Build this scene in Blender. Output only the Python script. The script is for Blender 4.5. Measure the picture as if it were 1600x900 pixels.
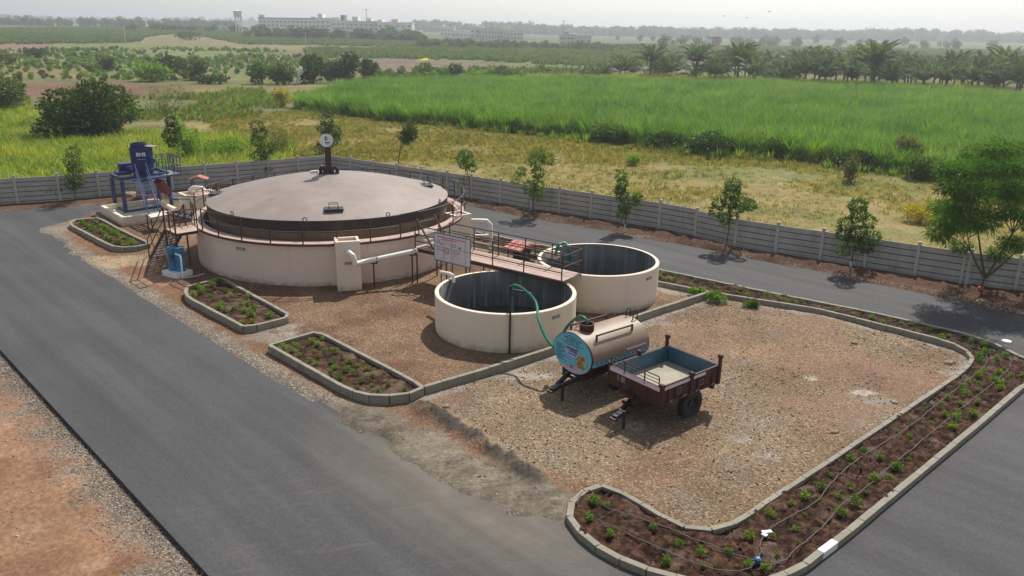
import bpy, math, random
import numpy as np
from mathutils import Vector, Matrix
R_ = math.radians
for o in list(bpy.data.objects): bpy.data.objects.remove(o)
sc = bpy.context.scene
COL = sc.collection
# ---------------------------------------------------------------- camera, sky, sun, exposure
FPX, CH, PITCH, ROLL = 1244.0, 11.0, math.atan(405/1244.), R_(.84)
cam = bpy.data.objects.new('camera', bpy.data.cameras.new('camera')); COL.objects.link(cam)
cam.data.sensor_width = 36; cam.data.lens = 36*FPX/1600
cam.data.clip_start = .5; cam.data.clip_end = 20000
cam.matrix_world = Matrix.Translation((0, 0, CH)) @ Matrix.Rotation(math.pi/2-PITCH, 4, 'X') @ Matrix.Rotation(ROLL, 4, 'Z')
sc.camera = cam
SUN_EL, SUN_AZ = 53.0, math.degrees(math.atan2(.42, .90))      # azimuth clockwise from +Y
w = bpy.data.worlds.new("World"); sc.world = w; w.use_nodes = True
nt = w.node_tree; nt.nodes.clear()
sky = nt.nodes.new('ShaderNodeTexSky'); sky.sky_type = 'NISHITA'; sky.sun_disc = False
sky.sun_elevation = R_(SUN_EL); sky.sun_rotation = R_(SUN_AZ)
sky.air_density = 1.0; sky.dust_density = 1.6; sky.ozone_density = 1.2; sky.altitude = 500
hs = nt.nodes.new('ShaderNodeHueSaturation'); hs.inputs['Saturation'].default_value = .48
bg = nt.nodes.new('ShaderNodeBackground'); bg.inputs[1].default_value = .115
wo = nt.nodes.new('ShaderNodeOutputWorld')
nt.links.new(sky.outputs[0], hs.inputs['Color']); nt.links.new(hs.outputs[0], bg.inputs[0]); nt.links.new(bg.outputs[0], wo.inputs[0])
sl = bpy.data.lights.new('sun', 'SUN'); sl.energy = 4.3; sl.angle = R_(.6); sl.color = (1, .95, .87)
so = bpy.data.objects.new('sun', sl); COL.objects.link(so)
sd_ = Vector((math.sin(R_(SUN_AZ))*math.cos(R_(SUN_EL)), math.cos(R_(SUN_AZ))*math.cos(R_(SUN_EL)), math.sin(R_(SUN_EL))))
so.rotation_euler = sd_.to_track_quat('Z', 'Y').to_euler(); so.location = (0, 0, 60)
sc.view_settings.view_transform = 'Standard'; sc.view_settings.look = 'None'
sc.view_settings.exposure = .25; sc.view_settings.gamma = 1
sc.render.engine = 'CYCLES'
sc.cycles.volume_bounces = 0; sc.cycles.max_bounces = 5; sc.cycles.transparent_max_bounces = 6

# ---------------------------------------------------------------- helpers
rng = np.random.default_rng(7); random.seed(7)
def sstep(a, b, x):
    t = np.clip((x-a)/(b-a), 0, 1); return t*t*(3-2*t)
def gz(x, y):
    """terrain height: flat site, land rising gently towards the far left"""
    d = np.hypot(x, y); az = x/np.maximum(y, 1.)
    return 6.0*sstep(170, 900, d)*sstep(.30, -.45, az)+1.2*sstep(300, 1500, d)
_cp, _sp, _cr, _sr = math.cos(PITCH), math.sin(PITCH), math.cos(ROLL), math.sin(ROLL)
def ray(u, v):
    x = (u-800)/FPX; y = -(v-450)/FPX
    X = _cr*x-_sr*y; Y = _sr*x+_cr*y
    return np.array([X, _cp+Y*_sp, -_sp+Y*_cp])
def G(u, v, z=0.0):
    """real place of a point seen in the survey photograph, at height z"""
    d = ray(u, v); t = (z-CH)/d[2]; p = d*t; return (float(p[0]), float(p[1]), float(z))
def GT(u, v):
    d = ray(u, v); lo = 20.; t = 20.
    while t < 6000:
        p = d*t
        if CH+p[2] < gz(p[0], p[1]): break
        lo = t; t *= 1.01
    hi = t
    for _ in range(30):
        m = (lo+hi)/2; p = d*m
        if CH+p[2] < gz(p[0], p[1]): hi = m
        else: lo = m
    p = d*hi; return (float(p[0]), float(p[1]), float(gz(p[0], p[1])))
def hp(p, npx):
    "metres spanned by npx photo pixels at place p"
    return npx*math.sqrt(p[0]**2+p[1]**2+(p[2]-CH)**2)/FPX*1.03
def seg2(a, b): return math.hypot(a[0]-b[0], a[1]-b[1])
def _h(i, j, s): 
    v = np.sin(i*127.1+j*311.7+s*74.7)*43758.5453; return v-np.floor(v)
def vn(x, y, s=0):
    xi = np.floor(x); yi = np.floor(y); fx = x-xi; fy = y-yi
    fx = fx*fx*(3-2*fx); fy = fy*fy*(3-2*fy)
    return (_h(xi, yi, s)*(1-fx)+_h(xi+1, yi, s)*fx)*(1-fy)+(_h(xi, yi+1, s)*(1-fx)+_h(xi+1, yi+1, s)*fx)*fy
def fbm(x, y, f=1., o=4, s=0):
    r = 0; a = .5; t = 0
    for k in range(o):
        r = r+a*vn(x*f+k*17.3, y*f+k*9.1, s+k); t += a; a *= .5; f *= 2.07
    return r/t
def sdpoly(x, y, poly):
    "signed distance, positive inside"
    P = np.array([q[:2] for q in poly]); d = np.full(x.shape, 1e9); ins = np.zeros(x.shape, bool)
    for i in range(len(P)):
        a = P[i]; b = P[(i+1) % len(P)]
        e = b-a; wx = x-a[0]; wy = y-a[1]
        t = np.clip((wx*e[0]+wy*e[1])/max(e@e, 1e-9), 0, 1)
        d = np.minimum(d, np.hypot(wx-t*e[0], wy-t*e[1]))
        c = (a[1] > y) != (b[1] > y)
        with np.errstate(divide='ignore', invalid='ignore'):
            ins ^= c & (x < (b[0]-a[0])*(y-a[1])/(b[1]-a[1]+1e-12)+a[0])
    return np.where(ins, d, -d)
def sdline(x, y, pl):
    P = np.array([q[:2] for q in pl]); d = np.full(x.shape, 1e9)
    for i in range(len(P)-1):
        a = P[i]; e = P[i+1]-a; wx = x-a[0]; wy = y-a[1]
        t = np.clip((wx*e[0]+wy*e[1])/max(e@e, 1e-9), 0, 1)
        d = np.minimum(d, np.hypot(wx-t*e[0], wy-t*e[1]))
    return d

class NB:
    "small node builder"
    def __init__(s, name):
        s.m = bpy.data.materials.new(name); s.m.use_nodes = True; s.t = s.m.node_tree; s.t.nodes.clear()
        s.out = s.t.nodes.new('ShaderNodeOutputMaterial')
    def n(s, ty, **k):
        nd = s.t.nodes.new(ty)
        for a, b in k.items(): setattr(nd, a, b)
        return nd
    def l(s, a, b): s.t.links.new(a, b)
    def noise(s, scale, detail=4, vec=None, rough=.6):
        nd = s.n('ShaderNodeTexNoise'); nd.inputs['Scale'].default_value = scale; nd.inputs['Detail'].default_value = detail
        nd.inputs['Roughness'].default_value = rough
        if vec is not None: s.l(vec, nd.inputs['Vector'])
        return nd.outputs['Fac']
    def ramp(s, fac, stops):
        r = s.n('ShaderNodeValToRGB'); e = r.color_ramp.elements
        while len(e) < len(stops): e.new(.5)
        for el, (p, c) in zip(e, stops):
            el.position = p; el.color = (*c, 1) if not isinstance(c, (int, float)) else (c, c, c, 1)
        s.l(fac, r.inputs[0]); return r.outputs[0]
    def mix(s, fac, a, b, mode='MIX'):
        m = s.n('ShaderNodeMixRGB', blend_type=mode)
        for i, v in ((0, fac), (1, a), (2, b)):
            if isinstance(v, (int, float)): m.inputs[i].default_value = v if i == 0 else (v, v, v, 1)
            elif isinstance(v, tuple): m.inputs[i].default_value = (*v, 1)
            else: s.l(v, m.inputs[i])
        return m.outputs[0]
    def coord(s, scale=(1, 1, 1)):
        tc = s.n('ShaderNodeTexCoord'); mp = s.n('ShaderNodeMapping'); mp.inputs['Scale'].default_value = scale
        s.l(tc.outputs['Object'], mp.inputs[0]); return mp.outputs[0]
    def bsdf(s, col, rough=.8, metal=0, bump=None, bstr=.3, bdist=.02, spec=.5):
        b = s.n('ShaderNodeBsdfPrincipled')
        if isinstance(col, tuple): b.inputs['Base Color'].default_value = (*col, 1)
        else: s.l(col, b.inputs['Base Color'])
        if isinstance(rough, (int, float)): b.inputs['Roughness'].default_value = rough
        else: s.l(rough, b.inputs['Roughness'])
        b.inputs['Metallic'].default_value = metal; b.inputs['Specular IOR Level'].default_value = spec
        if bump is not None:
            bp = s.n('ShaderNodeBump'); bp.inputs['Strength'].default_value = bstr; bp.inputs['Distance'].default_value = bdist
            s.l(bump, bp.inputs['Height']); s.l(bp.outputs[0], b.inputs['Normal'])
        s.l(b.outputs[0], s.out.inputs[0]); return b
def paint(name, c, rough=.6, metal=0, var=.18, scale=3., bstr=.15, dirt=None, streak=False, spec=.5):
    k = NB(name); v = k.coord((1, 1, .12) if streak else (1, 1, 1))
    f = k.noise(scale, 5, v); g = k.noise(scale*9, 3, v)
    col = k.mix(k.ramp(f, [(.3, 0.), (.7, 1.)]), tuple(x*(1-var) for x in c), tuple(min(1, x*(1+var)) for x in c))
    col = k.mix(.25*var/.18, col, k.ramp(g, [(.3, tuple(x*.6 for x in c)), (.7, tuple(min(1, x*1.3) for x in c))]))
    if dirt:
        dc, lo, hi = dirt; h = k.noise(scale*1.7, 6, k.coord((1, 1, .2)), .7)
        col = k.mix(k.ramp(h, [(lo, 0.), (hi, .75)]), col, dc)
    k.bsdf(col, rough, metal, g, bstr, .01, spec); return k.m
def leafmat(name, cols, trans=.35, rough=.55, spec=.35):
    k = NB(name); g = k.n('ShaderNodeNewGeometry'); oi = k.n('ShaderNodeObjectInfo')
    nz = k.noise(.10, 5, g.outputs['Position'], .65)
    a = k.n('ShaderNodeMath', operation='MULTIPLY_ADD'); a.inputs[1].default_value = .42; k.l(g.outputs['Random Per Island'], a.inputs[0])
    b = k.n('ShaderNodeMath', operation='MULTIPLY_ADD'); b.inputs[1].default_value = .33; k.l(oi.outputs['Random'], b.inputs[0]); 
    c = k.n('ShaderNodeMath', operation='MULTIPLY_ADD'); c.inputs[1].default_value = .95; c.inputs[2].default_value = -.33; k.l(nz, c.inputs[0])
    k.l(c.outputs[0], b.inputs[2]); k.l(b.outputs[0], a.inputs[2])
    col = k.ramp(a.outputs[0], [(i/(len(cols)-1)*.86+.07, q) for i, q in enumerate(cols)])
    p = k.bsdf(col, rough, 0, spec=spec)
    t = k.n('ShaderNodeBsdfTranslucent'); k.l(k.mix(1., col, (1.5, 1.6, .7), 'MULTIPLY'), t.inputs[0])
    m = k.n('ShaderNodeMixShader'); m.inputs[0].default_value = trans
    k.l(p.outputs[0], m.inputs[1]); k.l(t.outputs[0], m.inputs[2]); k.l(m.outputs[0], k.out.inputs[0]); return k.m

class MB:
    def __init__(s): s.v = []; s.f = []
    def add(s, vs, fs):
        o = len(s.v); s.v += [tuple(map(float, p)) for p in vs]; s.f += [tuple(i+o for i in f) for f in fs]; return s
    def box(s, c, size, rz=0, M=None):
        x, y, z = (q/2 for q in size); vs = [Vector((a*x, b*y, d*z)) for a in (-1, 1) for b in (-1, 1) for d in (-1, 1)]
        m = M if M is not None else Matrix.Rotation(rz, 3, 'Z')
        return s.add([m @ q+Vector(c) for q in vs], [(0, 1, 3, 2), (4, 6, 7, 5), (0, 4, 5, 1), (2, 3, 7, 6), (0, 2, 6, 4), (1, 5, 7, 3)])
    def bar(s, p, q, w=.05, h=None, up=(0, 0, 1)):
        p, q = Vector(p), Vector(q); h = h or w; d = q-p; L = d.length
        if L < 1e-6: return s
        d.normalize(); u = Vector(up)
        if abs(d.dot(u)) > .98: u = Vector((1, 0, 0))
        r = d.cross(u).normalized(); u2 = r.cross(d)
        M = Matrix((r, d, u2)).transposed(); return s.box((p+q)/2, (w, L, h), M=M)
    def tube(s, pts, r, n=8, closed=False, cap=True):
        P = [Vector(p) for p in pts]; N = len(P); rs = r if hasattr(r, '__len__') else [r]*N
        ref = Vector((0, 0, 1)); vs = []; fs = []; prev = None
        for i, p in enumerate(P):
            a = P[(i-1) % N] if (closed or i > 0) else p; b = P[(i+1) % N] if (closed or i < N-1) else p
            d = (b-a).normalized()
            if prev is None:
                u = ref if abs(d.dot(ref)) < .95 else Vector((1, 0, 0)); x = d.cross(u).normalized()
            else: x = (prev-d*prev.dot(d)).normalized()
            prev = x; y = d.cross(x)
            vs += [p+(x*math.cos(t)+y*math.sin(t))*rs[i] for t in [2*math.pi*k/n for k in range(n)]]
        for i in range(N if closed else N-1):
            j = (i+1) % N
            for k in range(n): fs.append((i*n+k, i*n+(k+1) % n, j*n+(k+1) % n, j*n+k))
        if cap and not closed: fs += [tuple(range(n))[::-1], tuple(range((N-1)*n, N*n))]
        return s.add(vs, fs)
    def lathe(s, c, prof, n=96, a0=0, a1=2*math.pi, sx=1, sy=1):
        "prof: list of (r, z)"
        full = abs(a1-a0-2*math.pi) < 1e-6; m = n if full else n+1; vs = []; fs = []
        for k in range(m):
            a = a0+(a1-a0)*k/n
            vs += [(c[0]+r*math.cos(a)*sx, c[1]+r*math.sin(a)*sy, c[2]+z) for r, z in prof]
        q = len(prof)
        for k in range(n):
            j = (k+1) % m
            for i in range(q-1): fs.append((k*q+i, j*q+i, j*q+i+1, k*q+i+1))
        return s.add(vs, fs)
    def prism(s, poly, z0, z1):
        n = len(poly); 
        vs = [(p[0], p[1], z0) for p in poly]+[(p[0], p[1], z1) for p in poly]
        return s.add(vs, [tuple(range(n))[::-1], tuple(range(n, 2*n))]+[(i, (i+1) % n, n+(i+1) % n, n+i) for i in range(n)])
    def disc(s, c, r, nrm, th=.01, n=24, r2=None):
        q = Vector(nrm).to_track_quat('Z', 'Y').to_matrix(); r2 = r2 or r
        vs = [Vector(c)+q @ Vector((r*math.cos(t), r2*math.sin(t), z)) for z in (0, th) for t in [2*math.pi*k/n for k in range(n)]]
        return s.add(vs, [tuple(range(n))[::-1], tuple(range(n, 2*n))]+[(i, (i+1) % n, n+(i+1) % n, n+i) for i in range(n)])
    def mesh(s, name, off=(0, 0, 0), smooth=False, bev=0):
        me = bpy.data.meshes.new(name)
        me.from_pydata([(a-off[0], b-off[1], c-off[2]) for a, b, c in s.v], [], s.f)
        import bmesh
        bm = bmesh.new(); bm.from_mesh(me); bmesh.ops.recalc_face_normals(bm, faces=bm.faces)
        if bev: bmesh.ops.bevel(bm, geom=bm.edges[:], offset=bev, segments=1, affect='EDGES')
        bm.to_mesh(me); bm.free()
        if smooth:
            me.polygons.foreach_set('use_smooth', [True]*len(me.polygons)); me.set_sharp_from_angle(angle=R_(38))
        return me
def tag(o, label=None, cat=None, group=None, kind=None):
    if label: o['label'] = label
    if cat: o['category'] = cat
    if group: o['group'] = group
    if kind: o['kind'] = kind
    return o
def thing(name, label, cat, loc=(0, 0, 0), rz=0, group=None):
    o = bpy.data.objects.new(name, None); COL.objects.link(o); o.location = loc; o.rotation_euler = (0, 0, rz)
    o.empty_display_size = .3; return tag(o, label, cat, group)
def mk(name, mb, m, parent=None, smooth=False, local=False, bev=0, mats=None):
    "one mesh object; builder coordinates are world unless local"
    off = (0, 0, 0)
    if parent and not local:
        p = parent; off = Vector((0, 0, 0))
        while p: off += p.location; p = p.parent
    me = mb.mesh(name, off, smooth, bev) if isinstance(mb, MB) else mb
    if m is not None and not me.materials: me.materials.append(m)
    o = bpy.data.objects.new(name, me); COL.objects.link(o)
    if parent: o.parent = parent
    return o
def npmesh(name, V, F, mat=None, smooth=False):
    "V (n,3), F (m,4) or (m,3) arrays"
    me = bpy.data.meshes.new(name); V = np.asarray(V, np.float32); F = np.asarray(F, np.int32); k = F.shape[1]
    me.vertices.add(len(V)); me.vertices.foreach_set('co', V.ravel())
    me.loops.add(F.size); me.loops.foreach_set('vertex_index', F.ravel())
    me.polygons.add(len(F)); me.polygons.foreach_set('loop_start', np.arange(0, F.size, k, dtype=np.int32))
    try: me.polygons.foreach_set('loop_total', np.full(len(F), k, np.int32))
    except Exception: pass
    if smooth: me.polygons.foreach_set('use_smooth', np.ones(len(F), bool))
    me.update(calc_edges=True); me.validate()
    if mat: me.materials.append(mat)
    return me
def dup(root, loc, rz=0, s=1, label=None, group=None):
    def cp(o, par=None):
        c = o.copy(); COL.objects.link(c)
        if par: c.parent = par
        for ch in o.children: cp(ch, c)
        return c
    r = cp(root); r.location = loc; r.rotation_euler = (0, 0, rz); r.scale = (s, s, s) if not hasattr(s, '__len__') else s
    if label: r['label'] = label
    if group: r['group'] = group
    return r
def scatter(name, label, cat, pts, rot, scl, protos, idx):
    "countless small pieces: one object that instances prototype meshes on its points"
    pts = np.asarray(pts, np.float32); n = len(pts)
    me = bpy.data.meshes.new(name); me.vertices.add(n); me.vertices.foreach_set('co', pts.ravel())
    a = me.attributes.new('rot', 'FLOAT_VECTOR', 'POINT'); a.data.foreach_set('vector', np.asarray(rot, np.float32).ravel())
    a = me.attributes.new('scl', 'FLOAT_VECTOR', 'POINT'); a.data.foreach_set('vector', np.asarray(scl, np.float32).ravel())
    a = me.attributes.new('idx', 'INT', 'POINT'); a.data.foreach_set('value', np.asarray(idx, np.int32))
    o = bpy.data.objects.new(name, me); COL.objects.link(o); tag(o, label, cat, kind='stuff')
    c = bpy.data.collections.new(name+'_pieces')
    for i, m in enumerate(protos):
        q = bpy.data.objects.new('%s_piece_%02d' % (name, i), m); c.objects.link(q)
    ng = bpy.data.node_groups.new(name, 'GeometryNodeTree')
    ng.interface.new_socket('Geometry', in_out='INPUT', socket_type='NodeSocketGeometry')
    ng.interface.new_socket('Geometry', in_out='OUTPUT', socket_type='NodeSocketGeometry')
    N = ng.nodes; L = ng.links
    gi = N.new('NodeGroupInput'); go = N.new('NodeGroupOutput'); ci = N.new('GeometryNodeCollectionInfo')
    ci.inputs['Collection'].default_value = c; ci.inputs['Separate Children'].default_value = True; ci.inputs['Reset Children'].default_value = True
    ip = N.new('GeometryNodeInstanceOnPoints'); ip.inputs['Pick Instance'].default_value = True
    def na(nm, ty):
        q = N.new('GeometryNodeInputNamedAttribute'); q.data_type = ty; q.inputs['Name'].default_value = nm
        return [x for x in q.outputs if x.enabled and x.name == 'Attribute'][0]
    L.new(gi.outputs[0], ip.inputs['Points']); L.new(ci.outputs[0], ip.inputs['Instance'])
    L.new(na('idx', 'INT'), ip.inputs['Instance Index'])
    er = N.new('FunctionNodeEulerToRotation'); L.new(na('rot', 'FLOAT_VECTOR'), er.inputs[0]); L.new(er.outputs[0], ip.inputs['Rotation'])
    L.new(na('scl', 'FLOAT_VECTOR'), ip.inputs['Scale']); L.new(ip.outputs[0], go.inputs[0])
    md = o.modifiers.new('scatter', 'NODES'); md.node_group = ng
    return o

# ---------------------------------------------------------------- materials
M = {}
M['cream'] = paint('cream_wall', (.72, .63, .52), .85, var=.06, scale=1.2, dirt=((.42, .33, .26), .62, .85))
M['cream_pink'] = paint('pinkish_cream_wall', (.70, .56, .47), .85, var=.07, scale=1.0, dirt=((.45, .30, .24), .6, .85))
M['ring'] = paint('walkway_concrete', (.46, .33, .27), .85, var=.2, scale=1.6, dirt=((.28, .17, .13), .5, .75))
M['brown'] = paint('brown_steel', (.05, .024, .02), .6, var=.3, scale=6)
M['dome'] = None
M['black'] = paint('black_steel', (.022, .02, .02), .45, var=.3, scale=5)
M['conc'] = paint('precast_concrete', (.43, .405, .365), .9, var=.16, scale=1.1, dirt=((.17, .16, .14), .52, .8))
M['post'] = paint('concrete_post', (.50, .475, .42), .9, var=.14, scale=2)
M['kerb'] = paint('kerb_concrete', (.25, .23, .18), .9, var=.2, scale=2.2, dirt=((.2, .17, .12), .5, .78))
M['joint'] = paint('wall_joint', (.045, .042, .04), .95); M['kerbcore'] = paint('kerb_mortar', (.19, .18, .15), .95)
M['white'] = paint('white_paint', (.78, .78, .76), .6, var=.06, scale=3)
M['pvc'] = paint('white_pipe', (.76, .73, .66), .45, var=.05, scale=3)
M['blue'] = paint('dark_blue_paint', (.018, .032, .14), .4, var=.25, scale=4)
M['bluegrey'] = paint('blue_grey_steel', (.028, .055, .13), .5, var=.25, scale=4)
M['cyan'] = paint('bright_blue_paint', (.03, .19, .36), .35, var=.12, scale=4)
M['red'] = paint('red_paint', (.17, .02, .016), .5, var=.25, scale=4)
M['redroof'] = paint('red_roof_sheet', (.50, .10, .08), .5, var=.2, scale=3)
M['maroon'] = paint('maroon_paint', (.062, .02, .018), .55, var=.3, scale=2.5, spec=.3, dirt=((.12, .08, .055), .55, .8))
M['tan'] = paint('tan_tank_paint', (.27, .185, .12), .5, var=.12, scale=1.5, dirt=((.2, .14, .10), .55, .85))
M['sky_blue'] = paint('light_blue_vinyl', (.12, .45, .56), .4, var=.06, scale=2)
M['lilac'] = paint('lilac_vinyl', (.52, .42, .55), .45, var=.05)
M['pinkwhite'] = paint('pinkish_white_stripe', (.66, .55, .60), .5, var=.1, scale=5)
M['tray_blue'] = paint('blue_tray_paint', (.045, .11, .17), .5, var=.25, scale=2, dirt=((.12, .12, .12), .5, .8))
M['tray_floor'] = paint('dusty_tray_floor', (.36, .33, .25), .9, var=.16, scale=2.4, dirt=((.25, .22, .16), .5, .8))
M['rubber'] = paint('tyre_rubber', (.022, .02, .018), .85, var=.35, scale=8)
M['steel'] = paint('dusty_steel', (.3, .28, .25), .5, metal=.4)
M['hose'] = paint('green_hose', (.0, .16, .085), .4, var=.15)
M['green_plate'] = paint('green_plate', (.05, .13, .09), .6)
M['print'] = paint('dark_print', (.02, .04, .07), .6, var=.05)
M['bluep'] = paint('blue_print', (.05, .07, .35), .6, var=.05)
M['redp'] = paint('red_print', (.55, .05, .09), .6, var=.1)
M['greenp'] = paint('green_print', (.10, .30, .05), .6, var=.3, scale=20)
M['orangep'] = paint('orange_print', (.60, .25, .04), .6, var=.2)
M['yellowp'] = paint('yellow_print', (.62, .50, .12), .6, var=.2)
M['board'] = paint('board_vinyl', (.66, .62, .64), .5, var=.04)
M['slab'] = paint('pale_slab', (.60, .56, .48), .85, var=.1, scale=2)
M['inner'] = None
M['drip'] = paint('drip_pipe', (.05, .05, .05), .6)
M['bark'] = paint('bark', (.11, .08, .055), .9, var=.3, scale=12)
M['orange_bark'] = paint('orange_painted_bark', (.50, .10, .03), .8)
M['white_bark'] = paint('white_painted_bark', (.65, .64, .60), .8)
M['rock'] = paint('rock', (.30, .21, .14), .9, var=.35, scale=7)
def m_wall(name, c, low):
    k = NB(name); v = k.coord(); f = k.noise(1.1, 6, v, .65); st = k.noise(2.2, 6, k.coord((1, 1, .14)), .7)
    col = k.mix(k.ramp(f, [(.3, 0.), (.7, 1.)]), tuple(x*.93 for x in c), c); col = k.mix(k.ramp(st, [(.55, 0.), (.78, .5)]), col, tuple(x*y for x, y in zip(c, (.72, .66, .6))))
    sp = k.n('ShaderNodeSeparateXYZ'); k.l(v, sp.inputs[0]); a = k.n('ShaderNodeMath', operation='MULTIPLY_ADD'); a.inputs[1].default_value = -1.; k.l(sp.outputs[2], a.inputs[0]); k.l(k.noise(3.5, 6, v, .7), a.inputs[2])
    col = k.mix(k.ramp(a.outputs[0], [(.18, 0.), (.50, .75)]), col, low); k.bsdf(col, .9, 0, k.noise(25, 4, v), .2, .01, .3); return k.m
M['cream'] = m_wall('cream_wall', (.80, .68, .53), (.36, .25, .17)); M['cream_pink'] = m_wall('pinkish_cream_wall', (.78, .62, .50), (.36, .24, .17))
def m_dome():
    k = NB('gas_dome_paint'); v = k.coord(); f = k.noise(.5, 5, v); f2 = k.noise(2.5, 6, k.coord((1, .35, 1)), .7)
    tc = k.n('ShaderNodeTexCoord')
    c = k.mix(k.ramp(f, [(.35, 0.), (.68, 1.)]), (.215, .17, .142), (.285, .235, .20))
    c = k.mix(k.ramp(f2, [(.56, 0.), (.72, .6)]), c, (.38, .33, .31))
    c = k.mix(k.ramp(k.noise(1.3, 4, v), [(.6, 0.), (.75, .5)]), c, (.12, .07, .06))
    # radial seams of welded plates
    g = k.n('ShaderNodeTexGradient', gradient_type='RADIAL'); k.l(tc.outputs['Object'], g.inputs[0])
    m = k.n('ShaderNodeMath', operation='MULTIPLY'); m.inputs[1].default_value = 12; k.l(g.outputs[1], m.inputs[0])
    fr = k.n('ShaderNodeMath', operation='FRACT'); k.l(m.outputs[0], fr.inputs[0])
    c = k.mix(k.ramp(fr.outputs[0], [(.0, .35), (.02, 0.)]), c, (.11, .08, .075))
    k.bsdf(c, k.ramp(f2, [(.3, .5), (.7, .68)]), .0, k.noise(6, 4, v), .12, .02, .45); return k.m
M['dome'] = m_dome()
def m_inner():
    k = NB('stained_tank_lining'); v = k.coord((3.2, 3.2, .16)); f = k.noise(1.6, 6, v, .7); g = k.noise(.7, 4, k.coord())
    c = k.mix(k.ramp(g, [(.35, 0.), (.65, 1.)]), (.062, .060, .054), (.15, .145, .135))
    c = k.mix(k.ramp(f, [(.48, 0.), (.60, .85)]), c, (.17, .18, .21))
    c = k.mix(k.ramp(f, [(.60, 0.), (.68, .85)]), c, (.46, .45, .43))
    k.bsdf(c, .8, 0, f, .2); return k.m
M['inner'] = m_inner()
def m_ground():
    k = NB('earth'); a = k.n('ShaderNodeAttribute', attribute_name='Col'); b = k.n('ShaderNodeAttribute', attribute_name='Peb')
    v = k.coord(); peb = b.outputs['Fac']
    vo = k.n('ShaderNodeTexVoronoi'); vo.inputs['Scale'].default_value = 17; k.l(v, vo.inputs['Vector'])
    sep = k.n('ShaderNodeSeparateColor'); k.l(vo.outputs['Color'], sep.inputs[0])
    stone = k.ramp(sep.outputs[0], [(.0, .55), (.4, .85), (.75, 1.15), (1., 1.7)])
    stone = k.mix(k.ramp(vo.outputs['Distance'], [(.3, 0.), (.62, .8)]), stone, (.38, .33, .30))
    fine = k.ramp(k.noise(7, 8, v, .75), [(.32, .55), (.5, 1.), (.68, 1.5)])
    big = k.ramp(k.noise(.35, 5, v, .65), [(.3, .78), (.7, 1.22)])
    mod = k.mix(peb, fine, stone)
    c = k.mix(1., k.mix(1., a.outputs['Color'], mod, 'MULTIPLY'), big, 'MULTIPLY')
    hgt = k.mix(peb, k.noise(9, 6, v, .7), vo.outputs['Distance'])
    k.bsdf(c, .95, 0, hgt, .5, .05, .15); return k.m
M['ground'] = m_ground()
def m_far():
    k = NB('farmland'); a = k.n('ShaderNodeAttribute', attribute_name='Col'); v = k.coord()
    f = k.ramp(k.noise(1.1, 8, v, .75), [(.32, .62), (.5, 1.), (.68, 1.4)])
    g = k.ramp(k.noise(.07, 7, v, .7), [(.3, .72), (.7, 1.28)])
    k.bsdf(k.mix(1., k.mix(1., a.outputs['Color'], f, 'MULTIPLY'), g, 'MULTIPLY'), .95, 0, k.noise(.9, 5, v), .6, .4, .1); return k.m
M['far'] = m_far()
def m_asphalt():
    k = NB('asphalt'); v = k.coord(); f = k.noise(30, 5, v, .8)
    c = k.mix(k.ramp(f, [(.3, 0.), (.7, 1.)]), (.030, .030, .032), (.090, .088, .089))
    c = k.mix(1., c, k.ramp(k.noise(11, 6, v, .8), [(.3, .74), (.7, 1.28)]), 'MULTIPLY'); lanes = k.noise(.22, 5, v, .6)
    c = k.mix(1., c, k.ramp(lanes, [(.3, .88), (.7, 1.12)]), 'MULTIPLY'); c = k.mix(k.ramp(k.noise(1.7, 7, v, .75), [(.60, 0.), (.74, .35)]), c, (.15, .12, .095))
    # dusty wheel marks swept along the curve of the junction
    mp = k.n('ShaderNodeMapping', vector_type='TEXTURE'); mp.inputs['Rotation'].default_value = (0, 0, R_(18)); mp.inputs['Scale'].default_value = (3.2, .32, 1)
    tc = k.n('ShaderNodeTexCoord'); k.l(tc.outputs['Object'], mp.inputs[0])
    s = k.noise(1.1, 7, mp.outputs[0], .75)
    d = k.n('ShaderNodeTexGradient', gradient_type='SPHERICAL'); m2 = k.n('ShaderNodeMapping')
    m2.inputs['Location'].default_value = (2.6/7, -15.2/4.5, 0); m2.inputs['Scale'].default_value = (1/7, 1/4.5, 1)
    k.l(tc.outputs['Object'], m2.inputs[0]); k.l(m2.outputs[0], d.inputs[0])
    msk = k.mix(1., k.ramp(s, [(.57, 0.), (.70, .38)]), k.ramp(d.outputs[1], [(0., 0.), (.45, 1.)]), 'MULTIPLY')
    c = k.mix(msk, c, (.26, .16, .085)); d3 = k.n('ShaderNodeTexGradient', gradient_type='SPHERICAL'); m3 = k.n('ShaderNodeMapping', vector_type='TEXTURE'); m3.inputs['Location'].default_value = (-1.2, 17.2, 0); m3.inputs['Rotation'].default_value = (0, 0, R_(-42)); m3.inputs['Scale'].default_value = (6.5, 2.4, 1); k.l(tc.outputs['Object'], m3.inputs[0]); k.l(m3.outputs[0], d3.inputs[0]); c = k.mix(k.mix(1., k.ramp(d3.outputs[1], [(0., 0.), (.7, .75)]), k.ramp(k.noise(1.4, 6, v, .7), [(.3, .5), (.65, 1.)]), 'MULTIPLY'), c, (.17, .145, .11))
    mp3 = k.n('ShaderNodeMapping', vector_type='TEXTURE'); mp3.inputs['Rotation'].default_value = (0, 0, R_(-45.5)); mp3.inputs['Scale'].default_value = (18, .9, 1); k.l(tc.outputs['Object'], mp3.inputs[0])
    c = k.mix(1., c, k.ramp(k.noise(1.0, 3, mp3.outputs[0]), [(.35, .82), (.65, 1.18)]), 'MULTIPLY')
    k.bsdf(c, .82, 0, f, .35, .01, .35); return k.m
M['asphalt'] = m_asphalt()
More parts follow.
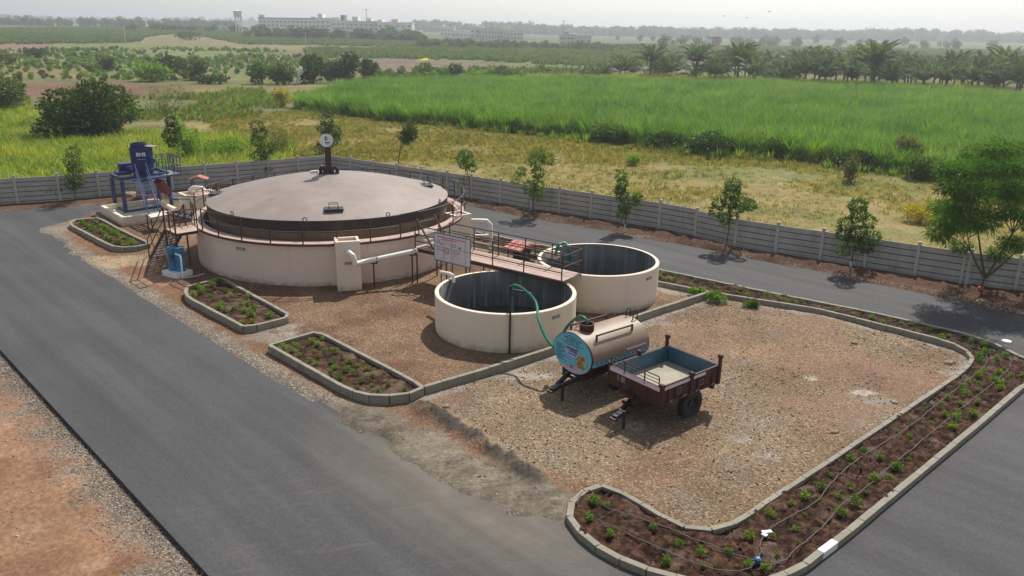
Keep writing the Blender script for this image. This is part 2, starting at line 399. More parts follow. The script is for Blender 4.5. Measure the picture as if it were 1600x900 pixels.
def m_soil():
    k = NB('garden_soil'); v = k.coord(); f = k.noise(5, 8, v, .75); g = k.noise(1.3, 5, v)
    c = k.ramp(f, [(.36, (.010, .006, .004)), (.5, (.050, .026, .017)), (.68, (.16, .085, .055))])
    c = k.mix(k.ramp(g, [(.54, 0.), (.66, .5)]), c, (.21, .145, .11))
    k.bsdf(c, .95, 0, f, .8, .08, .1); return k.m
M['soil'] = m_soil()
LM = dict(
  reed=leafmat('reed_leaf', [(.07, .08, .03), (.11, .11, .045), (.15, .14, .06), (.12, .17, .04)], .3),
  crop=leafmat('far_crop_leaf', [(.07, .12, .035), (.11, .165, .05), (.15, .20, .065), (.19, .22, .08)], .3, .8, .05),
  cane=leafmat('cane_leaf', [(.035, .09, .012), (.09, .19, .02), (.15, .28, .028), (.26, .36, .045)], .42, .55, .2),
  caneD=leafmat('cane_base', [(.03, .035, .015), (.07, .07, .03), (.14, .11, .05), (.20, .16, .09)], .2),
  grassY=leafmat('tall_grass', [(.10, .19, .02), (.22, .29, .03), (.38, .37, .05), (.52, .40, .10)], .45, .6, .15),
  dry=leafmat('dry_grass', [(.20, .18, .06), (.29, .24, .09), (.38, .30, .12), (.46, .37, .17)], .4, .7, .1),
  green=leafmat('green_grass', [(.09, .13, .03), (.14, .17, .04), (.19, .20, .05), (.26, .23, .07)], .4, .7, .1),
  dark=leafmat('dark_leaf', [(.016, .034, .007), (.032, .062, .011), (.06, .10, .016), (.12, .17, .025)], .3, .5, .25),
  mid=leafmat('mid_leaf', [(.035, .07, .012), (.06, .115, .018), (.09, .16, .025), (.14, .21, .035)], .35, .5, .25),
  bright=leafmat('bright_leaf', [(.06, .13, .015), (.11, .20, .022), (.16, .26, .035), (.23, .32, .055)], .42, .55, .2),
  fern=leafmat('feathery_leaf', [(.035, .09, .013), (.07, .15, .02), (.11, .21, .028), (.16, .27, .04)], .4, .6, .15),
  palm=leafmat('palm_leaf', [(.02, .042, .010), (.04, .075, .018), (.08, .125, .032), (.24, .27, .13)], .35, .6, .2),
  olive=leafmat('olive_leaf', [(.05, .065, .022), (.085, .105, .035), (.13, .145, .045), (.17, .18, .06)], .3, .6, .15),
  seed=leafmat('seedling_leaf', [(.06, .11, .02), (.10, .18, .03), (.16, .25, .04), (.27, .33, .06)], .4, .55, .2),
  yellow=leafmat('yellow_flowers', [(.10, .13, .02), (.25, .22, .02), (.5, .38, .03), (.6, .48, .04)], .3))

# ---------------------------------------------------------------- site plan (metres)
fence_R = [G(u, v, 1.75)[:2] for u, v in [(512, 241.6), (548, 246), (583, 251.3), (620, 256.5), (658, 262), (699, 268), (737, 273.5), (783, 280), (831, 288), (875, 293), (925, 300), (978, 307.5), (1033, 315), (1090, 325)]]
fence_R += [G(u, v, 1.75)[:2] for u, v in [(1153, 338), (1217, 347.5), (1288, 357), (1358, 367), (1438, 378.5), (1520, 390), (1597, 399)]]
a = np.array(fence_R[-1]); d = np.array(fence_R[-1])-np.array(fence_R[-5]); d = d/np.hypot(*d)
fence_R += [tuple(a+d*2.15*k) for k in (1, 2, 3)]
fence_L = [G(u, v, 1.75)[:2] for u, v in [(512, 241.6), (465, 245), (418, 249), (369, 252.5), (319, 256), (266, 259.7), (210, 263.7), (150.5, 268), (88.6, 272.8), (21, 276.3), (-52, 281)]]
a = np.array(fence_L[-1]); d = a-np.array(fence_L[-2]); fence_L += [tuple(a+d*k) for k in (1, 2)]
KH = .38
pl3 = [G(u, v, KH) for u, v in [(420.7, 538.3), (496.7, 516.7), (663, 603), (646.7, 612), (625, 616.5), (600, 617.5), (578, 616), (558, 612), (540, 605)]]
pl2 = [G(u, v, KH) for u, v in [(293, 447), (345, 433), (456, 493), (384, 511), (297.5, 465.7), (290, 459), (289.3, 452)]]
pl1 = [G(u, v, .35) for u, v in [(110, 347), (118, 342.5), (154.5, 340), (190, 359), (234.5, 380), (217.5, 384), (196, 386), (178, 384.3), (165, 379), (112, 351.5)]]
oz = .2
outer = [G(u, v, oz) for u, v in [(745, 362), (880, 389), (1030, 420.5), (1199, 455.5), (1371, 489), (1506, 519.6), (1552, 534.8), (1600, 559)]]
outer += [(18.9, 25.3, oz), (18.3, 24.6, oz)]
outer += [G(u, v, oz) for u, v in [(1600, 600), (1530, 660), (1400, 767), (1316, 836.5), (1286, 858), (1262, 878), (1235, 892)]]
outer += [G(u, v, oz) for u, v in [(1195, 907), (1150, 915), (1100, 912), (1052, 898), (1010, 887), (970, 871), (929, 848.5), (901, 824), (889, 804.5), (888, 790.8), (901, 774), (920, 762), (938, 757.8)]]
innr = [G(u, v, oz) for u, v in [(940, 757), (952, 757.8), (992, 779.8), (1036, 806), (1066, 821), (1084, 825.5), (1102, 826.5), (1120, 825.5), (1135, 821), (1157, 811.4), (1190, 788), (1300, 716.5), (1410, 643)]]
innr += [G(u, v, .28) for u, v in [(1500, 580), (1512, 570), (1519, 562), (1520, 555.5), (1514, 549), (1503, 542), (1490, 536.5), (1466, 529.4), (1405, 513.5), (1277, 482), (1108, 455.8), (1029, 440), (900, 411), (842, 398), (770, 383.5), (738, 377)]]
diag = [pl3[2], G(720, 586.5, KH), G(760, 574.5, KH), G(860, 543, KH), G(1000, 490.5, KH), G(1106, 455.8, KH)]
bed_poly = outer+innr
yard_edge = [G(u, v) for u, v in [(60, 357), (112, 396), (217.5, 462), (338, 540), (420, 589), (520, 647), (633, 713), (733, 768), (820, 800), (900, 838)]]
L0, L1 = np.array(G(0, 547)[:2]), np.array(G(325, 900)[:2]); ld = (L1-L0)/np.hypot(*(L1-L0))
left_edge = [tuple(L0-ld*14), tuple(L0), tuple(L1), tuple(L1+ld*12)]
# verge line between back road and boundary wall
vergeR = [G(u, v) for u, v in [(737, 323), (831, 342), (925, 357), (1033, 377), (1100, 389), (1212, 413), (1280, 425), (1352, 441), (1426, 457), (1508, 472), (1600, 497)]]
fc = fence_R[0]
a = np.array(vergeR[-1][:2]); b = np.array(vergeR[-4][:2]); e = (a-b)/np.hypot(*(a-b))
vergeR = [(fc[0]+.6, fc[1]-2.2)]+[v[:2] for v in vergeR]+[tuple(a+e*9)]
vl = [G(u, v)[:2] for u, v in [(0, 331), (80, 326), (160, 319)]]
vergeL = [(vl[0][0]-14, vl[0][1]-12.5)]+vl
road_poly = [(30, 2), (4, 2), left_edge[3], left_edge[2], left_edge[1], left_edge[0], (left_edge[0][0]-16, left_edge[0][1]-4), (vergeL[0][0]-6, vergeL[0][1]-6)]+vergeL[1:]+vergeR+[(32, 20)]
site = [(-14, 62)]
yard_poly = [y[:2] for y in yard_edge[:-1]]+[G(868, 812)[:2]]+[p[:2] for p in outer[:-4][::-1]]+[(-9.5, 47.5), (-14.0, 47.2), G(250, 314)[:2], G(150, 333)[:2], G(107, 346)[:2]]
TANK = (-9.21, 39.87); T1_ = (-.24, 28.77); T2_ = (3.68, 32.95)

# ---------------------------------------------------------------- ground
def far_cover(x, y):
    c = np.zeros(x.shape+(3,)); n1 = fbm(x, y, .05, 4, 3); n2 = fbm(x, y, .35, 4, 5)
    def put(col, m): 
        m = np.clip(m, 0, 1)[..., None]; c[:] = c*(1-m)+np.array(col)*m
    c[:] = (.125, .135, .05)
    put((.19, .155, .06), sstep(.45, .6, n1)*.8)
    def area(px, col, soft=3, amt=1., terr=True):
        P = [GT(*q)[:2] for q in px]
        s = sdpoly(x, y, P)+(n2-.5)*soft*2.2; put(col, sstep(-soft*.4, soft*.4, s)*amt)
    d = np.hypot(x, y)
    # distant plain
    put((.085, .12, .05), sstep(380, 520, d))
    area([(-50, 45), (150, 42), (300, 46), (225, 58), (215, 66), (-50, 70)], (.07, .13, .035), 6)
    area([(130, 42), (400, 46), (560, 56), (760, 67), (700, 73), (380, 68), (300, 52)], (.065, .125, .035), 6)
    area([(150, 50), (230, 51), (330, 56), (420, 68), (520, 70), (640, 75), (480, 77), (330, 74), (220, 69), (215, 60)], (.19, .165, .08), 5)
    area([(-50, 68), (220, 68), (480, 78), (600, 88), (480, 96), (460, 122), (200, 122), (-50, 118)], (.15, .17, .06), 6)
    area([(-50, 66), (90, 68), (70, 78), (-50, 80)], (.21, .13, .085), 5)
    area([(-50, 98), (120, 100), (200, 108), (100, 116), (-50, 118)], (.19, .15, .065), 5, .8)
    area([(480, 76), (1000, 68), (1120, 80), (1120, 92), (1040, 100), (900, 105), (760, 96), (600, 92), (480, 90)], (.10, .185, .035), 5)
    area([(300, 88), (480, 78), (600, 84), (560, 94), (460, 104), (300, 104)], (.17, .125, .085), 5, .8)
    area([(480, 92), (620, 92), (760, 96), (900, 105), (1010, 110), (1060, 120), (900, 120), (600, 112), (470, 106)], (.16, .12, .09), 5)
    area([(655, 90), (680, 90), (680, 93), (655, 93)], (.5, .42, .03), 1)
    area([(1000, 66), (1700, 80), (1700, 98), (1000, 92)], (.10, .17, .045), 6)
    area([(1050, 92), (1130, 88), (1300, 88), (1620, 100), (1620, 112), (1200, 106), (1060, 100)], (.15, .11, .095), 5)
    area([(1400, 96), (1520, 99), (1520, 103), (1400, 100)], (.60, .60, .58), 2)
    # middle ground
    area([(18, 129), (180, 127), (262, 135), (335, 146), (330, 158), (190, 152), (70, 152), (20, 150)], (.16, .095, .06), 3)
    area([(300, 138), (560, 130), (700, 127), (900, 123), (900, 130), (520, 134), (470, 150), (320, 152)], (.20, .165, .07), 3)
    area([(-80, 152), (300, 152), (470, 160), (480, 176), (300, 190), (-80, 180)], (.13, .135, .05), 3)
    area([(450, 136), (560, 136), (470, 172), (450, 172)], (.19, .16, .06), 2)
    area([(240, 196), (330, 185), (480, 176), (560, 168), (640, 180), (760, 196), (900, 218), (1050, 240), (1280, 268), (1480, 290), (1700, 330), (1700, 520), (1300, 430), (700, 310), (512, 262), (400, 250), (300, 240)], (.235, .185, .072), 3)
    area([(430, 160), (640, 176), (780, 190), (860, 205), (700, 205), (470, 186)], (.16, .165, .055), 3, .8)
    area([(980, 228), (1260, 262), (1460, 286), (1460, 310), (1200, 282), (980, 250)], (.16, .17, .055), 3, .8)
    put((.13, .15, .045), sstep(.52, .66, fbm(x, y, .16, 4, 23))*(d < 160)*.6)
    put((.30, .23, .105), sstep(.60, .70, fbm(x, y, .3, 4, 29))*(d < 110)*.5)
    return c
# far sheet: polar mesh reaching the horizon
na, nr = 520, 330
az = np.linspace(R_(-62), R_(62), na); rr = np.concatenate([[1.], np.geomspace(12, 4000, nr-1)])
A, Rr = np.meshgrid(az, rr, indexing='ij'); X = Rr*np.sin(A); Y = Rr*np.cos(A)-2
Z = gz(X, Y)-.14+(fbm(X, Y, .2, 3, 9)-.5)*.25*sstep(60, 90, np.hypot(X, Y))
def gridF(n, m):
    i, j = np.meshgrid(np.arange(n-1), np.arange(m-1), indexing='ij'); k = (i*m+j).ravel()
    return np.stack([k, k+m, k+m+1, k+1], 1)
me = npmesh('ground', np.stack([X, Y, Z], -1).reshape(-1, 3), gridF(na, nr), M['far'], True)
def setcol(me, C, peb=None):
    a = me.color_attributes.new('Col', 'FLOAT_COLOR', 'POINT'); q = np.ones((len(C), 4), np.float32); q[:, :3] = np.clip(C, 0, 1); a.data.foreach_set('color', q.ravel())
    if peb is not None:
        a = me.attributes.new('Peb', 'FLOAT', 'POINT'); a.data.foreach_set('value', np.clip(peb, 0, 1).astype(np.float32).ravel())
setcol(me, far_cover(X, Y).reshape(-1, 3))
tag(mk('ground', me, None), kind='structure')
# near sheet: the works site
gx = np.arange(-46, 33, .14); gy = np.arange(4, 68, .14); X, Y = np.meshgrid(gx, gy, indexing='ij')
n0 = fbm(X, Y, .5, 4, 1); n1 = fbm(X, Y, 2., 4, 2); n2 = fbm(X, Y, 6., 3, 4)
C = np.zeros(X.shape+(3,)); Peb = np.zeros(X.shape)
def put(col, m, peb=None):
    m = np.clip(m, 0, 1); C[:] = C*(1-m[..., None])+np.array(col)*m[..., None]
    if peb is not None: Peb[:] = Peb*(1-m)+peb*m
sy = sdpoly(X, Y, yard_poly); sr = sdpoly(X, Y, road_poly)
far = far_cover(X, Y); C[:] = far
# left bare earth
e = np.array([ld[1], -ld[0]]); lf = (X-L0[0])*(-e[0])+(Y-L0[1])*(-e[1])
side = np.sign((L1[0]-L0[0])*0+1)
lf = (X-L0[0])*(-ld[1])+(Y-L0[1])*ld[0]       # >0 on the yard side of the left road edge
outl = lf < 0
put((.26, .15, .088), outl*1., .12)
put((.17, .088, .052), outl*sstep(.5, .68, n0)*.7)
put((.33, .21, .135), outl*sstep(.56, .68, fbm(X, Y, .9, 4, 31))*.6)
g = outl*sstep(1.05, .35, -lf+(n1-.5)*1.8)
put((.255, .215, .17), g, 1.)
# verge
fl = [p for p in fence_L[::-1]]+fence_R
ins = sdpoly(X, Y, [(fl[0][0], -5)]+fl+[(fl[-1][0]+2, -5)])
vg = (ins > -.4)*(sr < .3)*(~outl)
put((.115, .064, .043), vg*1., .35); put((.27, .20, .145), vg*sstep(.45, -.2, -sr+(n1-.5)*1.2+.25), .9); put((.09, .045, .03), vg*sstep(.55, .7, n0)*.6)
# yard
yd = sstep(-1.2, -.6, sy)
put((.25, .165, .105), yd, .85)
put((.17, .095, .062), yd*sstep(.5, .66, n0)*.75)
park = sdpoly(X, Y, [p[:2] for p in innr[:-5]]+[p[:2] for p in diag[::-1]]+[G(640, 640)[:2], G(860, 760)[:2]])
pk = sstep(-.1, .4, park)
put((.25, .175, .11), pk, .8); put((.31, .235, .155), pk*sstep(.5, .62, fbm(X, Y, .45, 4, 43))*.7); put((.27, .18, .12), pk*sstep(.56, .68, n0)*.8, .75); put((.25, .215, .165), pk*sstep(.6, .7, fbm(X, Y, .7, 4, 41))*.5)
def blob(u, v, rx, ry, col, amt=1., peb=None, s=0):
    p = G(u, v); q = np.hypot((X-p[0])/rx, (Y-p[1])/ry)+(fbm(X, Y, 1.6, 4, 50+s)-.5)*1.5; put(col, sstep(1.1, .6, q)*amt, peb)
blob(1370, 590, 2.6, 2.0, (.25, .155, .108), .7, .45, 1); blob(1220, 560, 2.2, 1.6, (.30, .195, .12), .6, .7, 2); blob(1290, 640, 1.7, 1.2, (.24, .155, .108), .6, .5, 3)
blob(1268, 595, .28, .22, (.46, .42, .36), .7, .1, 4); blob(1352, 618, .6, .35, (.45, .41, .35), .75, .1, 5); blob(1375, 632, .5, .3, (.22, .2, .18), .7, .1, 6)
blob(1160, 690, .5, .35, (.33, .30, .27), .6, .5, 7); blob(1200, 720, .4, .4, (.36, .33, .30), .6, .5, 8); blob(985, 672, .55, .3, (.34, .30, .25), .7, .3, 9)
blob(820, 592, 1.2, .35, (.42, .38, .33), .7, .4, 10); blob(1010, 510, 1.3, .4, (.30, .28, .27), .6, .3, 11)
# cement slop beside the inner kerbs
dk = sdline(X, Y, [(p[0], p[1]) for p in innr[13:]]+[p[:2] for p in diag[::-1]]); put((.33, .31, .28), yd*sstep(.55, .2, dk+(n1-.5)*.7)*.65, .35)
# road side gravel and sand of the yard's left margin
ye = sdline(X, Y, yard_edge)
put((.22, .12, .07), sstep(2.1, 1.2, ye+(n1-.5)*.8)*(sy > -1.4)*yd, .6)
put((.29, .25, .20), sstep(.85, .4, ye+(n1-.5)*.8)*yd, 1.)
sand = sstep(1.15, .45, sdline(X, Y, [G(545, 650), G(640, 690), G(740, 745), G(830, 780), G(880, 800)])+(n1-.5)*1.4)
put((.18, .155, .115), sand*yd, .15); put((.12, .10, .075), sand*yd*sstep(.5, .62, n1), .15)
blob(110, 358, 1.9, 1.9, (.23, .20, .155), .95, .2, 12); blob(190, 410, 1.6, 1.2, (.40, .31, .19), .8, .6, 13); blob(235, 440, 1.3, 1.0, (.36, .23, .14), .8, .4, 14)
blob(415, 530, 1.4, .8, (.27, .235, .19), .85, .1, 15); blob(440, 515, .9, .4, (.27, .235, .19), .8, .1, 16)
ridge_l = [G(660, 642), G(700, 665), G(740, 690), G(775, 712), G(812, 738), G(835, 752)]
rd = sdline(X, Y, ridge_l)
put((.07, .062, .052), sstep(.36, .15, rd+(n1-.5)*.8), .15)
Zg = (n0-.5)*.07+(n1-.5)*.035+(n2-.5)*.02
Zg = Zg+sand*yd*.02+.26*sstep(.45, .0, rd)*(-.2+2.2*n2)
onroad = (sr > -.35)*(~outl)
ne = fbm(X, Y, 1.1, 2, 71); amp_ = ((X > -6)*(X < 2.6)*(Y < 23))+((X < -20.5)*(Y > 36)); amp_ = np.where(amp_ > 0, 1., .08); lift = sstep(-.30, .55, sy+.22+(ne-.5)*.9*amp_)                  # yard gravel laps over the asphalt
Zr = -.10+lift*.195
vlift = sstep(-.7, .1, -sr+(ne-.5)*.7-.1)*(lf > 3)
Z = np.where(sy > -1.5, Zr+Zg*lift, np.where(sr > .3, -.14, -.14+vlift*.22+Zg*vlift))
Z = np.where(outl, -.02+Zg*.8-.07*sstep(.5, .1, -lf), Z)
bank = sstep(.1, .7, ins)*sstep(1.7, .9, ins)*(~outl)*(sr < .1)*(X > -14)
Z = Z+bank*(.10+.22*n1)
Z = np.where(ins < -.2, np.maximum(Z, -.03+Zg), Z)
for (tx_, ty_), tr_ in ((T1_, 2.6), (T2_, 2.5)): Z = np.where(np.hypot(X-tx_, Y-ty_) < tr_, -.75, Z)
Z = np.where(sdpoly(X, Y, bed_poly) > -.02, np.minimum(Z, -.05), Z)
onr = (sr > .2)*(sy < -1.2)*(~outl); Z = np.where(onr, -.14, Z)
me = npmesh('works_ground', np.stack([X, Y, Z], -1).reshape(-1, 3), gridF(len(gx), len(gy)), M['ground'], True)
setcol(me, C.reshape(-1, 3), Peb.ravel()); tag(mk('works_ground', me, None), kind='structure')
GX, GY, GZ = gx, gy, Z
def nz(x, y):
    i = int(np.clip((x-GX[0])/.14, 0, len(GX)-1)); j = int(np.clip((y-GY[0])/.14, 0, len(GY)-1)); return float(GZ[i, j])
tag(mk('road', MB().prism(road_poly, -.12, .03), M['asphalt']), kind='structure')

# ---------------------------------------------------------------- kerbs, beds
def resample(pl, step, z=None):
    P = [Vector(p) if len(p) == 3 else Vector((*p, 0)) for p in pl]; out = [P[0]]; acc = 0
    for a, b in zip(P, P[1:]):
        L = (b-a).length; t = step-acc
        while t < L: out.append(a+(b-a)*(t/L)); t += step
        acc = (acc+L) % step if L else acc
        acc = L-(t-step)
    if (out[-1]-P[-1]).length > step*.3: out.append(P[-1])
    return out
def kerb(name, pl, top, wd=.15, step=.62, mat='kerb', parent=None, bot=-.08, only=None, skip=None):
    P = resample([(p[0], p[1], 0) for p in pl], step); mb = MB(); cr = MB()
    for i, (a, b) in enumerate(zip(P, P[1:])):
        if only is not None and i not in only: continue
        if skip is not None and i in skip: continue
        d = (b-a).normalized(); j = random.uniform(-.006, .006); t = top(a) if callable(top) else top
        mb.bar(a+d*.006+Vector((0, 0, (t+bot)/2+j)), b-d*.006+Vector((0, 0, (t+bot)/2+j)), wd+random.uniform(-.006, .004), t-bot)
        cr.bar(a-d*.02+Vector((0, 0, (t+bot)/2-.012)), b+d*.02+Vector((0, 0, (t+bot)/2-.012)), wd-.02, t-bot-.02)
    o = mk(name, mb, M[mat], parent, bev=.004)
    if only is None: mk('mortar', cr, M['kerbcore'], o, local=True) if not parent else None
    return o, P
def soilbed(name, poly, z, parent=None, step=.11, marg=-.03, amp=.10, seed=0):
    P = np.array([p[:2] for p in poly]); x = np.arange(P[:, 0].min()-.2, P[:, 0].max()+.2, step); y = np.arange(P[:, 1].min()-.2, P[:, 1].max()+.2, step)
    X, Y = np.meshgrid(x, y, indexing='ij'); s = sdpoly(X, Y, poly)
    Z = z+(fbm(X, Y, 2.2, 4, seed+60)-.5)*amp*1.3+(fbm(X, Y, 7, 2, seed+61)-.5)*amp*.7
    F = gridF(len(x), len(y)); ok = (s.ravel() > marg)[F].all(1); F = F[ok]
    used, inv = np.unique(F, return_inverse=True); V = np.stack([X, Y, Z], -1).reshape(-1, 3)[used]
    off = np.array(parent.location) if parent else 0
    me = npmesh(name, V-off, inv.reshape(F.shape), M['soil'], True)
    return mk(name, me, None, parent, local=True)
beds = []
for poly, top, lab, zz in ((pl3, KH, 'raised kerbed bed with straight corner and curved end, nearest the front round tank', .26),
                       (pl2, KH, 'raised kerbed bed beside the blue pump, rounded at its far end', .26),
                       (pl1, .35, 'raised kerbed bed in front of the blue mixing machine pit', .24)):
    c = np.mean(np.array(poly)[:, :2], 0); t = thing('planter_bed', lab, 'planter bed', (c[0], c[1], 0), group='kerbed planter beds')
    kerb('kerb', [(p[0], p[1]) for p in poly]+[poly[0][:2]], top, .14, .6, parent=t)
    soilbed('soil', [p for p in poly], zz, t, seed=len(beds)); beds.append((poly, zz))
t = thing('long_planter_bed', 'long L-shaped kerbed bed of bare soil along the right road and back road', 'planter bed', (14, 22, 0), group='kerbed planter beds')
# the white-painted stone sits where the near right corner starts
Pk = resample([(p[0], p[1], 0) for p in outer], .62); wp = G(1300, 848, oz)
wi = min(range(len(Pk)-1), key=lambda i: ((Pk[i]+Pk[i+1])/2-Vector((wp[0], wp[1], 0))).length)
kerb('kerb', outer, .2, .16, .62, parent=t, skip=(wi,)); o, _ = kerb('kerb_stone', outer, .203, .165, .62, 'white', parent=t, only=(wi,)); tag(o, 'white painted kerb stone')
kerb('kerb', innr, lambda a: .20 if a.y < 24 or a.x < 1 and a.y < 30 else .20+.10*min(1, (a.y-24)/3), .14, .62, parent=t)
soilbed('soil', bed_poly, .12, t, seed=9, amp=.22, step=.09)
o, _ = kerb('kerb', diag, KH, .15, .62); tag(o, 'straight grey concrete kerb crossing from the bed corner behind the tanker trailer', 'kerb')
M['cement'] = M['kerb']

# ---------------------------------------------------------------- boundary wall
c = fence_R[0]
t = thing('boundary_wall', 'grey precast concrete plank wall with square posts enclosing the site', 'wall', (c[0], c[1], 0))
rngw = random.Random(3)
for run, back in ((fence_R, False), (fence_L, True)):
    for i in range(len(run)-1):
        a, b = Vector((*run[i], 0)), Vector((*run[i+1], 0)); d = (b-a).normalized(); h = 1.72
        dz = .08 if (run is fence_R and i >= 13) else 0
        mb = MB()
        for k in range(6):
            z0 = -.12+k*(h+.12)/6; z1 = z0+(h+.12)/6-.04; off = d.cross(Vector((0, 0, 1)))*rngw.uniform(-.006, .006)
            mb.bar(a+d*.05+off+Vector((0, 0, (z0+z1)/2-dz)), b-d*.05+off+Vector((0, 0, (z0+z1)/2-dz)), .05, z1-z0)
        o_ = mk('wall_panel', mb, M['conc'], t, bev=.006)
        mk('panel_joint', MB().bar(a+d*.05+Vector((0, 0, h/2-.1-dz)), b-d*.05+Vector((0, 0, h/2-.1-dz)), .014, h-.06), M['joint'], t)
        if i or not back:
            mk('wall_post', MB().box((a.x, a.y, .86-dz), (.15, .15, 2.0), math.atan2(d.y, d.x)), M['post'], t, bev=.01)
# extra doubled post near the big tree
p = Vector((*fence_R[19], 0)); q = (p-Vector((*fence_R[18], 0))).normalized()
mk('wall_post', MB().box((p-q*.24+Vector((0, 0, .8))), (.13, .15, 1.95), math.atan2(q.y, q.x)), M['post'], t, bev=.01)

# ---------------------------------------------------------------- round tanks
def plate(parent, p, nrm, wd=.36, ht=.10):
    n = Vector(nrm).normalized(); r = Vector((0, 0, 1)).cross(n).normalized(); M3 = Matrix((r, n, Vector((0, 0, 1)))).transposed()
    o = mk('name_plate', MB().box(Vector(p)+n*.012, (wd, .02, ht), M=M3), M['green_plate'], parent)
    l = MB()
    for k in (-1, 1):
        for j in range(5): l.box(Vector(p)+n*.026+r*(j-2)*wd*.17+Vector((0, 0, k*ht*.2)), (wd*.12, .006, ht*.16), M=M3)
    mk('lettering', l, M['white'], o, local=True) if False else mk('lettering', l, M['white'], parent)
def open_tank(name, label, c, r, h, th=.17, plate_a=-70, fill=.25):
    t = thing(name, label, 'tank', (c[0], c[1], 0), group='open round slurry tanks')
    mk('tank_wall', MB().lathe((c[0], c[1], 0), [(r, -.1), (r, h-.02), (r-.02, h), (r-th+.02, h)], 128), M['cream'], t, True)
    mk('tank_lining', MB().lathe((c[0], c[1], 0), [(r-th+.021, h-.0), (r-th, h-.03), (r-th, -.7), (0.001, -.7)], 128), M['inner'], t, True)
    k = M['black']; mk('slurry', MB().disc((c[0], c[1], fill-.01), r-th-.004, (0, 0, 1), .01, 96), M['slurry'], t)
    a = R_(plate_a); plate(t, (c[0]+r*math.cos(a), c[1]+r*math.sin(a), h-.32), (math.cos(a), math.sin(a), 0))
    return t
kk = NB('slurry'); kk.bsdf((.02, .022, .018), .12, 0, kk.noise(3, 3), .05); M['slurry'] = kk.m
T1 = (-.24, 28.77); T2 = (3.68, 32.95)
tf = open_tank('round_tank', 'open cream concrete tank nearest the tanker, with pole and green hose', T1, 2.69, 1.53, plate_a=-47, fill=-.35)
tb = open_tank('round_tank', 'open cream concrete tank behind the end of the walkway, beside the back road', T2, 2.60, 1.66, plate_a=-42, fill=.12)
# spout over the front tank's rim
p = G(706, 437, 1.5); mk('spout', MB().tube([(p[0]-.5, p[1]+.62, 1.62), (p[0]-.1, p[1]+.15, 1.70), (p[0]+.05, p[1]-.05, 1.70), (p[0]+.07, p[1]-.1, 1.42)], .07, 10), M['pvc'], tf, True)

# ---------------------------------------------------------------- gas holder
RZ, RR, DR, DZ = 2.05, 6.72, 5.95, 2.84
t = thing('gas_holder', 'large round cream biogas tank with dark brown domed steel top', 'gas holder', (TANK[0], TANK[1], 0)); GH = t
cx, cy = TANK
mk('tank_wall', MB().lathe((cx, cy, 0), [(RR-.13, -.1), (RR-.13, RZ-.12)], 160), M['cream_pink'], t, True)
mk('walkway', MB().lathe((cx, cy, 0), [(RR, RZ-.10), (RR, RZ), (DR+.28, RZ), (DR+.28, RZ-1.0)], 160), M['ring'], t, True)
mk('walkway_trim', MB().lathe((cx, cy, 0), [(RR-.14, RZ-.105), (RR+.03, RZ-.105), (RR+.03, RZ-.02), (RR+.004, RZ-.015)], 160), M['brown'], t, True)
dc = (cx-.12, cy+.15)
mk('gas_dome_skirt', MB().lathe((dc[0], dc[1], 0), [(DR-.03, DZ-.46), (DR, DZ-.45), (DR, DZ-.07), (DR+.012, DZ-.06), (DR+.012, DZ)], 160), paint('dome_skirt', (.032, .022, .019), .6, var=.3, scale=1.2, dirt=((.16, .10, .06), .55, .85)), t, True)
mk('drum_side', MB().lathe((dc[0], dc[1], 0), [(DR-.05, RZ-.9), (DR-.05, DZ-.44)], 160), paint('drum_side', (.20, .13, .085), .75, var=.35, scale=1.2, dirt=((.30, .19, .10), .50, .8)), t, True)
prof = [(DR+.02, DZ-.02), (DR+.02, DZ+.005)]+[(DR*math.cos(q)*1.0, DZ+1.10*(1-((math.cos(q))**1.55))) for q in np.linspace(0, math.pi/2*.998, 24)]
md = MB().lathe((0, 0, 0), prof, 160); dm = mk('gas_dome', md, M['dome'], t, True, local=True); dm.location = (dc[0]-cx, dc[1]-cy, 0)
def domez(x, y): q = min(1, math.hypot(x-dc[0], y-dc[1])/DR); return DZ+1.10*(1-q**1.55)
# hatches
for (u, v, s) in ((522, 337, 1), (338, 303, 1), (666, 290, 1)):
    z = DZ+.2
    for _ in range(6): p = G(u, v, z); z = domez(p[0], p[1])
    ang = math.atan2(p[1]-dc[1], p[0]-dc[0])+math.pi/2
    h = mk('hatch', MB().box((p[0], p[1], z+.03), (.86, .62, .09), ang), M['black'], t, bev=.01)
    hd = MB(); d = Vector((math.cos(ang), math.sin(ang), 0)); n = Vector((-d.y, d.x, 0)); c0 = Vector((p[0], p[1], z+.07))
    for s1 in (-.2, .12): hd.tube([c0+d*-.2+n*s1, c0+d*-.2+n*s1+Vector((0, 0, .22)), c0+d*.2+n*s1+Vector((0, 0, .22)), c0+d*.2+n*s1], .016, 6)
    ho = mk('handle', hd, M['brown'], t)
# vent post with round emblem
vx, vy = dc; vz = DZ+1.10
mk('vent_post', MB().box((vx, vy, vz+.68), (.30, .30, 1.5), R_(12)), M['brown'], t, bev=.01)
vb = MB()
for s in (-1, 1): vb.tube([(vx+s*.16, vy-.1, vz-.05), (vx+s*.20, vy-.1, vz+.28), (vx+s*.33, vy-.05, vz+.33), (vx+s*.42, vy, vz+.2), (vx+s*.42, vy, vz-.06)], .095, 10)
vb.box((vx, vy, vz+.02), (.9, .5, .06)); mk('pipe_manifold', vb, M['black'], t, True)
